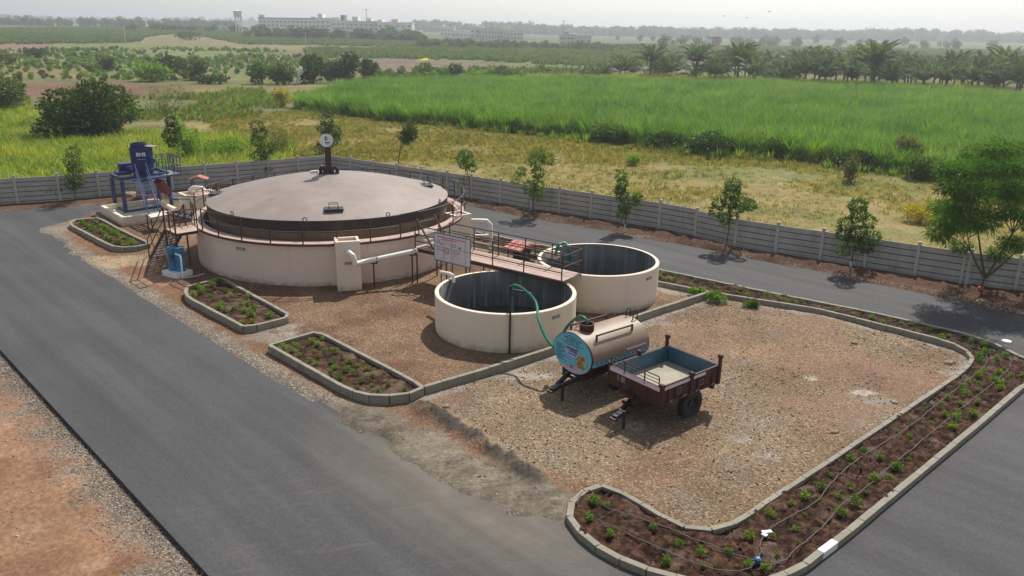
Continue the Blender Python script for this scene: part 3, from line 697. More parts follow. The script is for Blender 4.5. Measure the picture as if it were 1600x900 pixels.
# round sign
sg = Vector((vx, vy-.17, vz+1.66)); tcam = Vector((9.6, -37, -5)); nn = Vector((.12, -1, .0)).normalized()
s0 = mk('round_sign', MB().disc(sg, .33, nn, .03, 36), M['white'], t, True)
mk('sign_rim', MB().tube([sg+nn*.03+Vector((math.cos(a)*.325, 0, math.sin(a)*.325)) for a in np.linspace(0, 2*math.pi, 32, endpoint=False)], .012, 6, True), M['sky_blue'], t)
em = MB(); em.disc(sg+nn*.034+Vector((-.03, 0, .09)), .055, nn, .006, 14, .12); mk('emblem', em, M['greenp'], t)
em = MB(); em.disc(sg+nn*.038+Vector((.035, 0, .10)), .05, nn, .006, 14, .11); mk('emblem', em, M['yellowp'], t)
em = MB(); em.box(sg+nn*.036+Vector((0, 0, -.10)), (.36, .008, .05)); em.box(sg+nn*.036+Vector((0, 0, -.17)), (.24, .008, .025)); mk('lettering', em, M['bluep'], t)
mk('float', MB().tube([(vx-1.0, vy+.3, vz-.02), (vx-.6, vy+.3, vz+.02)], .08, 10), M['white'], t, True)
# guide rollers round the rim
for k in range(10):
    a = R_(20+36*k); p = Vector((dc[0]+DR*math.cos(a), dc[1]+DR*math.sin(a), DZ+.03))
    mk('lifting_lug', MB().tube([p+Vector((math.cos(q)*.09*-math.sin(a), math.cos(q)*.09*math.cos(a), .05+math.sin(q)*.09)) for q in np.linspace(0, 2*math.pi, 14, endpoint=False)], .022, 6, True), M['black'], t)
# railing with two gaps (stair landing, walkway steps)
aL = math.atan2(35.3-cy, -15.3-cx); aG = math.atan2(34.6-cy, -4.3-cx)
def railing(par, P, hgt, rails=(1., .5), r=.024, post=.045, cyc=False):
    for p in P: mk('railing_post', MB().bar((p[0], p[1], p[2]-.03), (p[0], p[1], p[2]+hgt), post), M['brown'], par)
    for q in rails: mk('rail', MB().tube([(p[0], p[1], p[2]+hgt*q) for p in P], r, 6), M['brown'], par)
def arc(a0, a1, n): return [(cx+(RR-.02)*math.cos(a), cy+(RR-.02)*math.sin(a), RZ) for a in np.linspace(a0, a1, n)]
gl, gg = .09, .075
def arcrail(a0, a1):
    n = max(3, int(abs(a1-a0)/R_(11.5))+1)
    for p in arc(a0, a1, n): mk('railing_post', MB().bar((p[0], p[1], p[2]-.1), (p[0], p[1], p[2]+1.0), .05), M['brown'], GH)
    Q = arc(a0, a1, n*5)
    for q in (1., .52): mk('rail', MB().tube([(p[0], p[1], p[2]+q) for p in Q], .027, 8), M['brown'], GH, True)
arcrail(aL+gl, aG-gg); arcrail(aG+gg, aL+2*math.pi-gl)
a = R_(-115); plate(GH, (cx+(RR-.13)*math.cos(a), cy+(RR-.13)*math.sin(a), RZ-.45), (math.cos(a), math.sin(a), 0), .5, .12)
# inlet and outlet chambers against the wall
def chamber(label, c, sx, sy, h, rz, th=.12, mat='cream'):
    t = thing('inlet_chamber', label, 'chamber', (c[0], c[1], 0), rz); mb = MB()
    for s in (-1, 1):
        mb.box((s*(sx/2-th/2), 0, h/2-.05), (th, sy, h+.1)); mb.box((0, s*(sy/2-th/2), h/2-.05), (sx-2*th-.002, th, h+.1))
    mk('chamber_wall', mb, M[mat], t, local=True); mk('chamber_cover', MB().box((0, 0, h-.14), (sx-2*th-.004, sy-2*th-.004, .05)), M['ring'], t, local=True); return t
p = G(548, 459)
ra = math.atan2(p[1]-cy, p[0]-cx)
c1 = (cx+(RR+.30)*math.cos(ra), cy+(RR+.30)*math.sin(ra)); t = chamber('tall cream square chamber with elbow pipe on the front of the round gas tank', c1, 1.02, .86, 2.30, ra+math.pi/2)
plate(t, (0, 0, 0), (0, -1, 0)) if False else None
cf = Vector((c1[0]+.46*math.cos(ra), c1[1]+.46*math.sin(ra), 1.35)); nn2 = Vector((math.cos(ra), math.sin(ra), 0)); tt = Vector((-math.sin(ra), math.cos(ra), 0))
def attach(o, par): o.parent = par; o.matrix_parent_inverse = par.matrix_basis.inverted(); return o
M3 = Matrix((tt, nn2, Vector((0, 0, 1)))).transposed(); attach(mk('name_plate', MB().box(cf-nn2*.01, (.36, .02, .11), M=M3), M['green_plate']), t)
l = MB(); [l.box(cf+nn2*.003+tt*(j-2)*.06+Vector((0, 0, kq)), (.045, .006, .02), M=M3) for j in range(5) for kq in (-.025, .025)]; attach(mk('lettering', l, M['white']), t)
ra2 = R_(7); c2 = G(716, 333, 2.1); t = chamber('cream square chamber at the right end of the gas tank behind the info board', (c2[0], c2[1]-.1), .98, .95, 2.12, R_(40))
q = thing('overflow_pipe', 'cream looped pipe on the chamber behind the info board', 'pipe', (c2[0]+.5, c2[1]-.2, 0))
e0 = Vector((c2[0]+.45, c2[1]-.1, 1.75)); mk('pipe_run', MB().tube([e0, e0+Vector((.55, .05, 0)), e0+Vector((1.0, .1, -.02)), e0+Vector((1.2, .12, -.22)), e0+Vector((1.22, .12, -1.8))], .1, 12), M['pvc'], q, True)
mk('pipe_run', MB().tube([e0+Vector((0, -.1, -.85)), e0+Vector((.5, 0, -.8)), e0+Vector((1.2, .1, -.8))], .09, 12), M['pvc'], q, True)
c3 = G(313, 301, 1.5); t = chamber('low wide cream chamber behind the left side of the gas tank', (c3[0]-.1, c3[1]), 1.9, 1.5, 1.5, R_(40))
q = thing('inlet_pipe', 'short white bent pipe lying on the low chamber behind the gas tank', 'pipe', (c3[0], c3[1], 1.75))
mk('pipe_run', MB().tube([(c3[0]-.75, c3[1]+.3, 1.55), (c3[0]-.5, c3[1]+.3, 1.74), (c3[0], c3[1]+.3, 1.72), (c3[0]+.15, c3[1]+.3, 1.55)], .13, 12), M['pvc'], q, True)
# white transfer pipe
q = thing('transfer_pipe', 'thick white pipe sloping along the front of the gas tank from the tall chamber', 'pipe', (c1[0], c1[1], 0))
s0 = Vector((cf.x, cf.y, 1.86))+tt*.02; e1 = s0+nn2*.30+tt*.12
pa = Vector(G(560, 411, 1.30)); pb = Vector(G(664, 389, 1.62))
mk('pipe_run', MB().tube([s0-nn2*.05, s0+nn2*.18, e1+Vector((0, 0, -.08)), e1+Vector((.05, 0, -.25)), Vector((e1.x+.08, e1.y, pa.z+.12)), pa+Vector((.1, 0, .02)), pa+(pb-pa)*.1, pb], .115, 14), M['pvc'], q, True)
mk('flange', MB().tube([s0-nn2*.02, s0+nn2*.05], .15, 14), M['pvc'], q, True)
for f in (.22, .80):
    c = pa+(pb-pa)*f; b = MB(); b.bar((c.x, c.y-.02, -.05), (c.x, c.y-.02, c.z-.13), .06); b.bar(c+Vector((-.12, -.02, -.15)), c+Vector((.16, -.02, -.15)), .05); b.bar(c+Vector((.15, -.02, -.16)), c+Vector((.15, -.02, .12)), .05)
    mk('pipe_support', b, M['brown'], q)

# ---------------------------------------------------------------- brown staircase on the left
fL = Vector(G(234, 405, 0)); tL = Vector(G(258, 357, 2.05)); d2 = Vector((tL.x-fL.x, tL.y-fL.y, 0)).normalized(); wv = Vector((-d2.y, d2.x, 0))
if wv.dot(Vector((cx-fL.x, cy-fL.y, 0))) < 0: wv = -wv
t = thing('steel_staircase', 'brown steel staircase with landing climbing to the left side of the gas tank', 'staircase', fL)
W = .95; run = Vector((tL.x-fL.x, tL.y-fL.y, 0)).length
for s in (0, W): mk('stringer', MB().bar(fL+wv*s, fL+wv*s+d2*run+Vector((0, 0, 2.0)), .06, .14), M['brown'], t)
N = 10
for k in range(N):
    c = fL+d2*run*(k+.6)/N+Vector((0, 0, 2.0*(k+.6)/N)); mk('tread', MB().bar(c+wv*.03, c+wv*(W-.03), .24, .035), M['brown'], t)
la = tL; lw = 1.25
mk('landing', MB().prism([(la+x)[:2] for x in (Vector((0, 0, 0)), d2*lw, d2*lw+wv*1.05, wv*1.45)], 1.97, 2.03), M['ring'], t)
lf_ = MB()
for a_, b_ in ((Vector((0, 0, 0)), d2*lw), (d2*lw, d2*lw+wv*1.0)): lf_.bar(la+a_+Vector((0, 0, -.08)), la+b_+Vector((0, 0, -.08)), .06, .12)
mk('landing_frame', lf_, M['brown'], t)
for p, z0, z1 in ((la+d2*lw, -.05, 3.05), (la, -.05, 3.05), (la+wv*W, -.05, 3.05)): mk('leg', MB().bar((p.x, p.y, z0), (p.x, p.y, z1), .06), M['brown'], t)
for p in (la+d2*lw+wv*1.0, la+d2*lw*.5, fL, fL+wv*W): mk('railing_post', MB().bar(p if p.z < .5 else (p.x, p.y, 2.0), (p.x, p.y, (0 if p.z < .5 else 2.05)+1.0), .045), M['brown'], t)
for z in (1.0, .5):
    zz = Vector((0, 0, z)); top = Vector((0, 0, 0))
    mk('handrail', MB().tube([fL+zz, la+zz, la+d2*lw+zz, la+d2*lw+wv*1.05+zz], .026, 6), M['brown'], t, True)
    mk('handrail', MB().tube([fL+wv*W+zz, la+wv*W+zz], .026, 6), M['brown'], t, True)
# small stair linking to the machine pit
t = thing('step_platform', 'small grey step platform on brown legs at the foot of the blue ladder', 'platform', G(240, 348, 0))
sp = [G(229, 334, .95), G(236, 340, .95), G(262, 335, .95), G(254, 330, .95)]
mk('platform_top', MB().prism(sp, .90, .95), M['slab'], t)
for p in sp: mk('leg', MB().bar((p[0], p[1], -.05), (p[0], p[1], .9), .05), M['brown'], t)
e = Vector(sp[2]); e2 = Vector((cx+(RR)*math.cos(R_(200)), cy+(RR)*math.sin(R_(200)), 2.0))
for s in (0, .75):
    o_ = Vector((0, s, 0)); mk('stringer', MB().bar(e+o_, e2+o_, .05, .12), M['brown'], t); mk('handrail', MB().tube([e+o_+Vector((0, 0, .9)), e2+o_+Vector((0, 0, 1.0))], .025, 6), M['brown'], t, True)
for k in range(5):
    c = e+(e2-e)*(k+.5)/5; mk('tread', MB().bar(c, c+Vector((0, .75, 0)), .22, .03), M['brown'], t)

# ---------------------------------------------------------------- bridge walkway to the open tanks
WZ = 1.72
wa = Vector(G(647, 386, WZ)); wb = Vector(G(880, 439, WZ)); wd_ = (wb-wa).normalized(); wn = Vector((-wd_.y, wd_.x, 0))
wc = Vector(G(908, 427, WZ)); WW = max(.8, (wc-wb).dot(wn))
t = thing('steel_walkway', 'brown steel railed walkway bridging from the gas tank to the two open tanks', 'walkway', (wa.x, wa.y, 0))
Lw = (wb-wa).length
dk_ = MB()
for k in range(4):
    o_ = wn*(WW*(k+.5)/4); dk_.bar(wa+o_+Vector((0, 0, -.02)), wb+o_+Vector((0, 0, -.02)), WW/4-.012, .035)
mk('deck', dk_, M['ring'], t)
for s in (0, WW): mk('deck_beam', MB().bar(wa+wn*s+Vector((0, 0, -.10)), wb+wn*s+Vector((0, 0, -.10)), .06, .14), M['brown'], t)
for f in (.02, .24, .5): 
    for s in (0, WW): p = wa+wd_*Lw*f+wn*s; mk('leg', MB().bar((p.x, p.y, -.05), (p.x, p.y, WZ-.1), .06), M['brown'], t)
for s, fr in ((0, (.01, .2, .38, .56, .76, .99)), (WW, (.12, .30, .47, .65, .82, .99))):
    P = [wa+wd_*Lw*f+wn*s for f in fr]
    for p in P: mk('railing_post', MB().bar(p, p+Vector((0, 0, 1.0)), .05), M['brown'], t)
    for z in (1., .62, .3) if s == 0 else (1., .66, .33): mk('rail', MB().tube([P[0]+Vector((0, 0, z)), P[-1]+Vector((0, 0, z))], .024, 6), M['brown'], t)
for z in (1., .55): mk('rail', MB().tube([wb+Vector((0, 0, z)), wb+wn*WW+Vector((0, 0, z))], .024, 6), M['brown'], t)
# steps down from the gas tank walkway
gp = Vector((cx+(RR-.05)*math.cos(aG), cy+(RR-.05)*math.sin(aG), RZ)); sdir = (wd_+wn*-.0).normalized()
t2 = thing('short_steps', 'short brown steel steps from the gas tank walkway down to the bridge deck', 'steps', (gp.x, gp.y, WZ))
for k in range(3):
    c = wa+wd_*(.25+.3*k)+wn*.1+Vector((0, 0, (RZ+.25-WZ)*(1-(k+.4)/3)+.05)); mk('tread', MB().bar(c, c+wn*(WW-.25), .25, .03), M['steel'], t2)
for s in (.08, WW-.12): mk('stringer', MB().bar(wa+wd_*.1+wn*s+Vector((0, 0, RZ+.95-WZ)), wa+wd_*1.15+wn*s+Vector((0, 0, .0)), .05, .07), M['brown'], t2)
# info board on the front railing
b0 = Vector(G(699, 401, WZ-.28)); b1 = b0+wd_*2.0
b0 = Vector((wa+wd_*1.28-wn*.07)); b0.z = WZ-.32; b1 = b0+wd_*2.02; BH = 1.22
t = thing('info_board', 'white information board with coloured diagrams fixed to the walkway railing', 'board', (b0.x, b0.y, 0)); bm_ = (b0+b1)/2+Vector((0, 0, BH/2)); Mb = Matrix((wd_, wn, Vector((0, 0, 1)))).transposed()
mk('board_face', MB().box(bm_, (2.02, .03, BH), M=Mb), M['board'], t)
fr = MB(); 
for z in (0, BH): fr.bar(b0+Vector((0, 0, z)), b1+Vector((0, 0, z)), .045, .05)
for q in (b0, b1): fr.bar(q, q+Vector((0, 0, BH)), .045)
mk('board_frame', fr, paint('teal_frame', (.05, .22, .22), .5), t)
for s in (.18, .5, .98): p = b0+wd_*2.02*s; mk('leg', MB().bar((p.x, p.y, -.05), (p.x, p.y, b0.z), .045), M['brown'], t)
def bp(x, z): return b0+wd_*x-wn*.02+Vector((0, 0, z))
def brect(x, z, w_, h_): return MB().box(bp(x, z), (w_, .008, h_), M=Mb)
l = MB()
for x in (.55, 1.0, 1.75): l.v, l.f = (l.v, l.f); l.box(bp(x, .6), (.012, .008, 1.05), M=Mb)
l.box(bp(1.15, 1.06), (1.9, .008, .03), M=Mb) if False else l.box(bp(1.0, 1.08), (1.6, .008, .035), M=Mb); l.box(bp(.85, .99), (.9, .008, .03), M=Mb)
for x, z, s in ((.42, .78, .1), (1.45, .75, .12), (1.4, .5, .09), (1.12, .32, .07), (1.3, .3, .04), (1.42, .29, .04)): l.box(bp(x, z), (s, .008, s*.7), M=Mb)
mk('red_graphics', l, M['redp'], t)
l = MB()
for x, z in ((.25, .86), (1.15, .80), (1.18, .5)): l.tube([bp(x+.09*math.cos(a), z+.07*math.sin(a)) for a in np.linspace(0, 2*math.pi, 14, endpoint=False)], .014, 5, True)
for k in range(7): l.box(bp(.15+k*.11, .5), (.06, .008, .06), M=Mb)
l.box(bp(1.0, .63), (1.9, .007, .022), M=Mb); mk('blue_graphics', l, M['steel'], t)
l = MB(); [l.box(bp(.62+k*.11, .84-.03*(k % 2)), (.05, .008, .1), M=Mb) for k in range(4)]; mk('yellow_graphics', l, M['yellowp'], t)
l = MB(); l.tube([bp(.6, .4), bp(.6, .56), bp(.72, .63), bp(.84, .56), bp(.84, .4)], .012, 5); l.box(bp(.72, .4), (.26, .008, .03), M=Mb); mk('house_graphic', l, M['redp'], t)

# ---------------------------------------------------------------- pump shelters
def shelter(label, p, w_, l_, h, rz, stripes=3):
    t = thing('pump_shelter', label, 'shelter', (p[0], p[1], 0), rz, 'red roofed pump shelters'); rf = MB(); st = MB()
    for s in (-1, 1):
        a = Vector((0, 0, h+.22)); b = Vector((s*w_/2, 0, h)); n = (b-a).normalized()
        rf.bar(a, b, l_, .03, up=(0, 0, 1)) 
        for k in range(stripes): st.bar(a+Vector((0, -l_/2+l_*(k+.5)/stripes, .03)), b+Vector((0, -l_/2+l_*(k+.5)/stripes, .03)), l_*.09, .015)
    mk('roof', rf, M['redroof'], t, local=True); mk('roof_ridge', st, paint('pale_red', (.62, .33, .30), .6), t, local=True)
    for x in (-1, 1):
        for y in (-1, 1): mk('leg', MB().bar((x*w_*.36, y*l_*.36, -.05), (x*w_*.36, y*l_*.36, h+.05), .05), M['black'], t, local=True)
    mk('pump_body', MB().box((0, 0, .3), (w_*.5, l_*.45, .7)).lathe((0, 0, .6), [(.001, .3), (.15, .28), (.17, 0)], 14), M['black'], t, local=True); return t
p = G(815, 409, 0); shelter('small red corrugated roof over a dark pump behind the railed walkway', p, 1.5, 1.15, .78, R_(48))
p = G(314, 310, 0); shelter('tiny red gabled roof peeping over the left railing of the gas tank', p, 1.2, .8, 1.3, R_(10), 2)

# ---------------------------------------------------------------- hose stand and hose
hp0 = Vector((-.06, 26.03, 0))
t = thing('hose_stand', 'black steel pole with short bent arm in front of the round tank', 'pole', hp0)
mk('pole', MB().bar(hp0+Vector((0, 0, -.05)), hp0+Vector((.02, 0, 2.60)), .07), M['black'], t)
ar = Vector((.62, .0, 0)); mk('arm', MB().bar(hp0+Vector((0, 0, 2.48)), hp0+Vector((.75, .1, 2.30)), .06).bar(hp0+Vector((0, 0, 2.2)), hp0+Vector((.22, .02, 2.42)), .035), M['black'], t)
TK = Vector((1.95, 23.12, 0))     # tanker front
def smooth_path(P, n=8):
    P = [Vector(p) for p in P]; out = []
    for i in range(len(P)-1):
        p0, p1, p2, p3 = P[max(i-1, 0)], P[i], P[i+1], P[min(i+2, len(P)-1)]
        for k in range(n):
            s = k/n; out.append(.5*((2*p1)+(p2-p0)*s+(2*p0-5*p1+4*p2-p3)*s*s+(3*p1-p0-3*p2+p3)*s**3))
    return out+[P[-1]]
# ---------------------------------------------------------------- tanker trailer
TA = R_(39.1); TKc = G(895.5, 552, 1.42)
t = thing('tanker_trailer', 'tan oval slurry tanker trailer with round light blue printed front', 'tanker trailer', (TKc[0], TKc[1], 0), TA, 'farm trailers on the gravel'); TK = t
# local frame: +x backwards, +y left; origin under front face centre
TLN, ax_, az_ = 2.55, .87, .66; zc = 1.42
def ring(x, sx=1., n=48, a0=0, a1=2*math.pi): return [(x, ax_*sx*math.cos(a), zc+az_*sx*math.sin(a)) for a in np.linspace(a0, a1, n+1)]
def shell(a0, a1, x0=0, x1=TLN, n=40, k=1., flat=0):
    mb = MB(); P = ring(x0, k, n, a0, a1)+ring(x1, k, n, a0, a1); return mb.add(P, [(i, i+1, n+2+i, n+1+i) for i in range(n)])
lo = R_(-14)
mk('tank_body', shell(lo, math.pi-lo), M['tan'], t, True, local=True)
mk('tank_underside', shell(math.pi-lo, 2*math.pi+lo), M['maroon'], t, True, local=True)
e = MB(); e.add([(TLN+.02*0, 0, zc)]+ring(TLN, 1., 48)[:-1], [(0, i+1, (i+1) % 48+1) for i in range(48)]); mk('rear_end', e, M['tan'], t, local=True)
fp = MB()
def fdisc(x, k, th, m, nm, cy_=0, cz_=0, r=None, par=t):
    P = [(x, cy_+(r[0] if r else ax_*k)*math.cos(a), zc+cz_+(r[1] if r else az_*k)*math.sin(a)) for a in np.linspace(0, 2*math.pi, 48, endpoint=False)]
    P2 = [(x+th, p[1], p[2]) for p in P]; q = MB(); q.add(P+P2, [tuple(range(48)), tuple(range(48, 96))]+[(i, (i+1) % 48, 48+(i+1) % 48, 48+i) for i in range(48)]); return mk(nm, q, m, par, local=True)
fdisc(-.02, 1.01, .04, M['black'], 'front_rim'); fdisc(-.035, .975, .015, M['sky_blue'], 'printed_front')
# front print: facing -x; screen right = local -y
lil = MB(); P = [(-.039, ax_*.95*math.cos(a), zc+az_*.95*math.sin(a)) for a in np.linspace(R_(-148), R_(-50), 24)]; P += [(-.039, .25, zc-.44), (-.039, -.0, zc-.40), (-.039, -.0-.2, zc-.46)][::-1]
P2 = [(p[0]+.003, p[1], p[2]) for p in P]; n_ = len(P); lil.add(P+P2, [tuple(range(n_)), tuple(range(n_, 2*n_))]+[(i, (i+1) % n_, n_+(i+1) % n_, n_+i) for i in range(n_)])
mk('lilac_print', lil, M['lilac'], t, local=True)
fdisc(-.042, 1, .004, paint('pale_oval', (.45, .50, .72), .5), 'name_oval', cy_=.0, cz_=.06, r=(.30, .17)); fdisc(-.044, 1, .003, M['redp'], 'small_mark', cy_=.02, cz_=-.45, r=(.06, .05))
l = MB()
for k, (z, w_) in enumerate(((.55, .55), (.47, .80), (.39, .62), (.32, 1.0), (.26, .75))):
    n_ = int(w_/.07)
    for j in range(n_): l.box((-.043, (j-n_/2+.5)*.07, zc+z), (.006, .052 if (j*7+k*3) % 4 else .02, .032 if k in (1, 2) else .018))
for k in range(11):
    n_ = 3+(k*5) % 3
    for j in range(n_): l.box((-.043, .72-(abs(k-4)*.012)-j*.09, zc+.17-k*.05), (.006, .07, .014))
mk('small_lettering', l, M['print'], t, local=True)
cols = [M['greenp'], M['orangep'], M['redp'], M['yellowp'], M['greenp'], M['redp'], M['greenp']]
for k in range(7):
    a = k*math.pi/3; rr_ = 0 if k == 6 else .155
    fdisc(-.045-.001*k, 1, .004, cols[k], 'fruit_print', cy_=-.40+rr_*math.cos(a), cz_=-.18+rr_*math.sin(a), r=(.088, .082))
    fdisc(-.055-.001*k, 1, .004, cols[(k+3) % 7], 'fruit_print', cy_=-.40+rr_*math.cos(a)+.02, cz_=-.18+rr_*math.sin(a), r=(.04, .03))
def text(s, size, loc, rot, mat, parent, nm='lettering', ext=.003):
    cu = bpy.data.curves.new('t', 'FONT'); cu.body = s; cu.size = size; cu.extrude = ext; cu.align_x = 'CENTER'; cu.align_y = 'CENTER'; cu.resolution_u = 3; cu.offset = .006*size/.2
    o = bpy.data.objects.new('t', cu); COL.objects.link(o); bpy.context.view_layer.update()
    me = bpy.data.meshes.new_from_object(o.evaluated_get(bpy.context.evaluated_depsgraph_get())); bpy.data.objects.remove(o)
    me.materials.clear(); me.materials.append(mat); q = bpy.data.objects.new(nm, me); COL.objects.link(q); q.parent = parent; q.location = loc; q.rotation_euler = rot; return q
text('शारदा', .235, (-.048, 0, zc+.10), (R_(90), 0, R_(-90)), M['print'], t)
l = MB(); l.box((-.047, 0, zc-.03), (.006, .38, .035)); mk('lettering', l, M['bluep'], t, local=True)
# side stripe, both sides
for s in (-1, 1):
    a = lo if s < 0 else math.pi-lo
    st_ = MB(); zz = zc+az_*math.sin(lo)
    st_.box((TLN/2, s*(ax_*math.cos(lo)+.012), zz+.03), (TLN-.02, .012, .19)); mk('blue_stripe', st_, M['sky_blue'], t, local=True)
    l = MB(); [l.box((.2+k*.2, s*(ax_*math.cos(lo)+.021), zz+.03), (.10, .006, .045)) for k in range(12)]; mk('stripe_lettering', l, M['bluep'], t, local=True)
    l = MB(); [l.box((1.55+k*.11, s*(ax_*math.cos(R_(8))-.0), zc+az_*math.sin(R_(4))), (.075, .03, .05)) for k in range(8)]; mk('side_lettering', l, M['board'], t, local=True)
    # hand rail on the shoulder
    b = MB(); y_ = s*ax_*.66; z_ = zc+az_*.75
    b.bar((.42, y_, z_+.17), (2.0, y_, z_+.17), .045); 
    for x in (.42, 2.0): b.bar((x, y_, z_-.05), (x, y_, z_+.2), .05)
    mk('hand_rail', b, M['brown'], t, local=True)
mk('filler_neck', MB().lathe((.55, 0, zc+az_-.03), [(.23, 0), (.23, .24), (.19, .24), (.19, .05), (.001, .05)], 24), M['maroon'], t, True, local=True)
for y_ in (-.2, .1): mk('ladder_hoop', MB().tube([(TLN-.12, y_, zc+az_-.02), (TLN-.12, y_, zc+az_+.22), (TLN-.02, y_, zc+az_+.28), (TLN+.08, y_, zc+az_+.2), (TLN+.08, y_, zc+.3)], .02, 6), M['black'], t, True, local=True)
b = MB()
for s in (-1, 1): b.bar((.0, s*.42, .72), (TLN-.05, s*.42, .72), .1, .16)
for x in (.1, .9, 1.7, 2.4): b.bar((x, -.5, .72), (x, .5, .72), .09, .12)
mk('chassis', b, M['maroon'], t, local=True)
b = MB(); 
for x in (.25, 1.25, 2.3): b.add([(x-.05, -.82, 1.15), (x-.05, .82, 1.15), (x-.05, .5, .74), (x-.05, -.5, .74), (x+.05, -.82, 1.15), (x+.05, .82, 1.15), (x+.05, .5, .74), (x+.05, -.5, .74)], [(0, 1, 2, 3), (4, 7, 6, 5), (0, 3, 7, 4), (1, 5, 6, 2), (3, 2, 6, 7), (0, 4, 5, 1)])
mk('saddle', b, M['maroon'], t, local=True)
def drawbar(t, z=.70, back=.5, reach=1.02):
    b = MB(); yo = -.16; zt_ = .58
    for s in (-1, 1): b.bar((back, s*.36, z+.04), (-reach+.28, s*.06+yo, zt_), .09, .13)
    b.bar((-reach+.34, yo, zt_), (-reach, yo-.02, zt_-.06), .17, .12); b.box((-reach-.03, yo-.02, zt_-.08), (.16, .22, .05)); b.bar((-.1, -.33, z-.04), (-.1, .33, z-.04), .07)
    mk('drawbar', b, M['black'], t, local=True); mk('prop_leg', MB().bar((-.60, yo-.06, zt_+.06), (-.64, yo-.1, .0), .065), M['black'], t, local=True)
drawbar(t)
def wheel(t, x, y, r=.46, wd=.26):
    o = bpy.data.objects.new('wheel', None); COL.objects.link(o); o.parent = t; o.location = (x, y, r+.02); o.rotation_euler = (R_(90), 0, 0)
    prof_ = [(r*.56, -wd*.42), (r*.8, -wd*.5), (r*.95, -wd*.42), (r, -wd*.28), (r, wd*.28), (r*.95, wd*.42), (r*.8, wd*.5), (r*.56, wd*.42), (r*.52, wd*.2), (r*.52, -wd*.2), (r*.56, -wd*.42)]
    tm = MB().lathe((0, 0, 0), prof_, 48)
    for k in range(28):
        a = 2*math.pi*k/28
        for s in (-1, 1): tm.box((r*.995*math.cos(a+s*.05), r*.995*math.sin(a+s*.05), s*wd*.2), (.03, .045, wd*.32), M=Matrix.Rotation(a, 3, 'Z') @ Matrix.Rotation(s*.35, 3, 'X'))
    mk('tyre', tm, M['rubber'], o, True, local=True)
    mk('rim', MB().lathe((0, 0, 0), [(r*.54, -wd*.3), (r*.46, -wd*.28), (r*.40, -wd*.05), (r*.22, -wd*.02), (r*.2, -wd*.25), (.001, -wd*.27)], 32).lathe((0, 0, 0), [(r*.54, wd*.3), (r*.46, wd*.28), (r*.40, wd*.05), (r*.22, wd*.02), (r*.2, wd*.25), (.001, wd*.27)], 32), M['black'], o, True, local=True)
for s in (-1, 1): wheel(t, 1.45, s*.68)
mk('axle', MB().tube([(1.45, -.6, .48), (1.45, .6, .48)], .05, 10), M['black'], t, local=True)
# ---------------------------------------------------------------- tipping trailer
A_, B_ = Vector(G(954, 570, 1.5)), Vector(G(1032.5, 605, 1.5)); fcn = (A_+B_)/2; TW = (A_-B_).length; TL = 2.62
t = thing('tipping_trailer', 'maroon box trailer with blue inside, pale stripe and one big wheel showing', 'trailer', (fcn.x, fcn.y, 0), TA, 'farm trailers on the gravel')
z0, z1, th = .92, 1.5, .05
hw = TW/2
for nm, bx, by, lx, ly in (('side_panel', TL/2, -hw, TL, th), ('side_panel', TL/2, hw, TL, th), ('front_panel', 0, 0, th, TW-.05), ('tail_panel', TL, 0, th, TW-.05)):
    mk(nm, MB().box((bx, by, (z0+z1)/2), (lx+(.05 if 'side' in nm else 0), ly, z1-z0)), M['maroon'], t, local=True, bev=.006)
mk('tray_lining', MB().box((TL/2, -hw+.034, (z0+z1)/2+.02), (TL-.08, .012, z1-z0-.06)).box((TL/2, hw-.034, (z0+z1)/2+.02), (TL-.08, .012, z1-z0-.06)).box((.034, 0, (z0+z1)/2+.02), (.012, TW-.12, z1-z0-.06)).box((TL-.034, 0, (z0+z1)/2+.02), (.012, TW-.12, z1-z0-.06)), M['tray_blue'], t, local=True)
mk('tray_floor', MB().box((TL/2, 0, z0+.03), (TL-.06, TW-.07, .05)), M['tray_floor'], t, local=True)
s = MB(); s.box((TL/2-.3, -hw-.028, z1-.09), (TL-.7, .008, .10)); s.box((TL/2, hw+.028, z1-.09), (TL, .008, .10)); s.box((-.029, 0, z1-.08), (.008, TW-.02, .13)); mk('pale_stripe', s, M['pinkwhite'], t, local=True)
for y_ in (-hw, hw):
    sg_ = -1 if y_ < 0 else 1
    for x, hh, b0_ in ((.03, .08, z0), (TL*.5, .12, z0), (TL-.02, .34, z0-.02)):
        mk('stake', MB().box((x, y_+sg_*.05, (b0_+z1+hh)/2), (.11, .06, z1+hh-b0_)).tube([(x, y_+sg_*.11, z1+hh-.05), (x, y_-sg_*.03, z1+hh-.05)], .06, 10), M['maroon'], t, local=True)
    r_ = MB(); [r_.box((TL*f, y_+sg_*.04, (z0+z1)/2-.08), (.05, .03, z1-z0-.16)) for f in (.12, .24, .36, .62, .74, .88)]; r_.box((TL/2, y_+sg_*.04, z0+.03), (TL, .035, .05)); mk('side_ribs', r_, M['maroon'], t, local=True)
    for f in (.30, .68):
        mk('side_emblem', MB().box((TL*f+.0, y_+sg_*.045, (z0+z1)/2-.02), (.22, .02, .22)), paint('dull_plate', (.10, .06, .06), .6), t, local=True)
        mk('side_emblem_mark', MB().disc((TL*f, y_+sg_*.057, (z0+z1)/2-.02), .08, (0, sg_, 0), .004, 16, .06), M['brown'], t, local=True)
    l = MB()
    for x in (.35, .95, 1.5, 2.25):
        for j in range(3): l.bar((x+j*.05, y_+sg_*.066, z0+.02), (x+.04+j*.05, y_+sg_*.066, z0+.10), .016)
    mk('reflector_marks', l, M['steel'], t, local=True)
r_ = MB(); [r_.box((-.035, hw*f, (z0+z1)/2-.1), (.03, .05, z1-z0-.14)) for f in (-.5, .1, .55)]; mk('front_ribs', r_, M['maroon'], t, local=True)
b = MB(); z2 = z1+.30
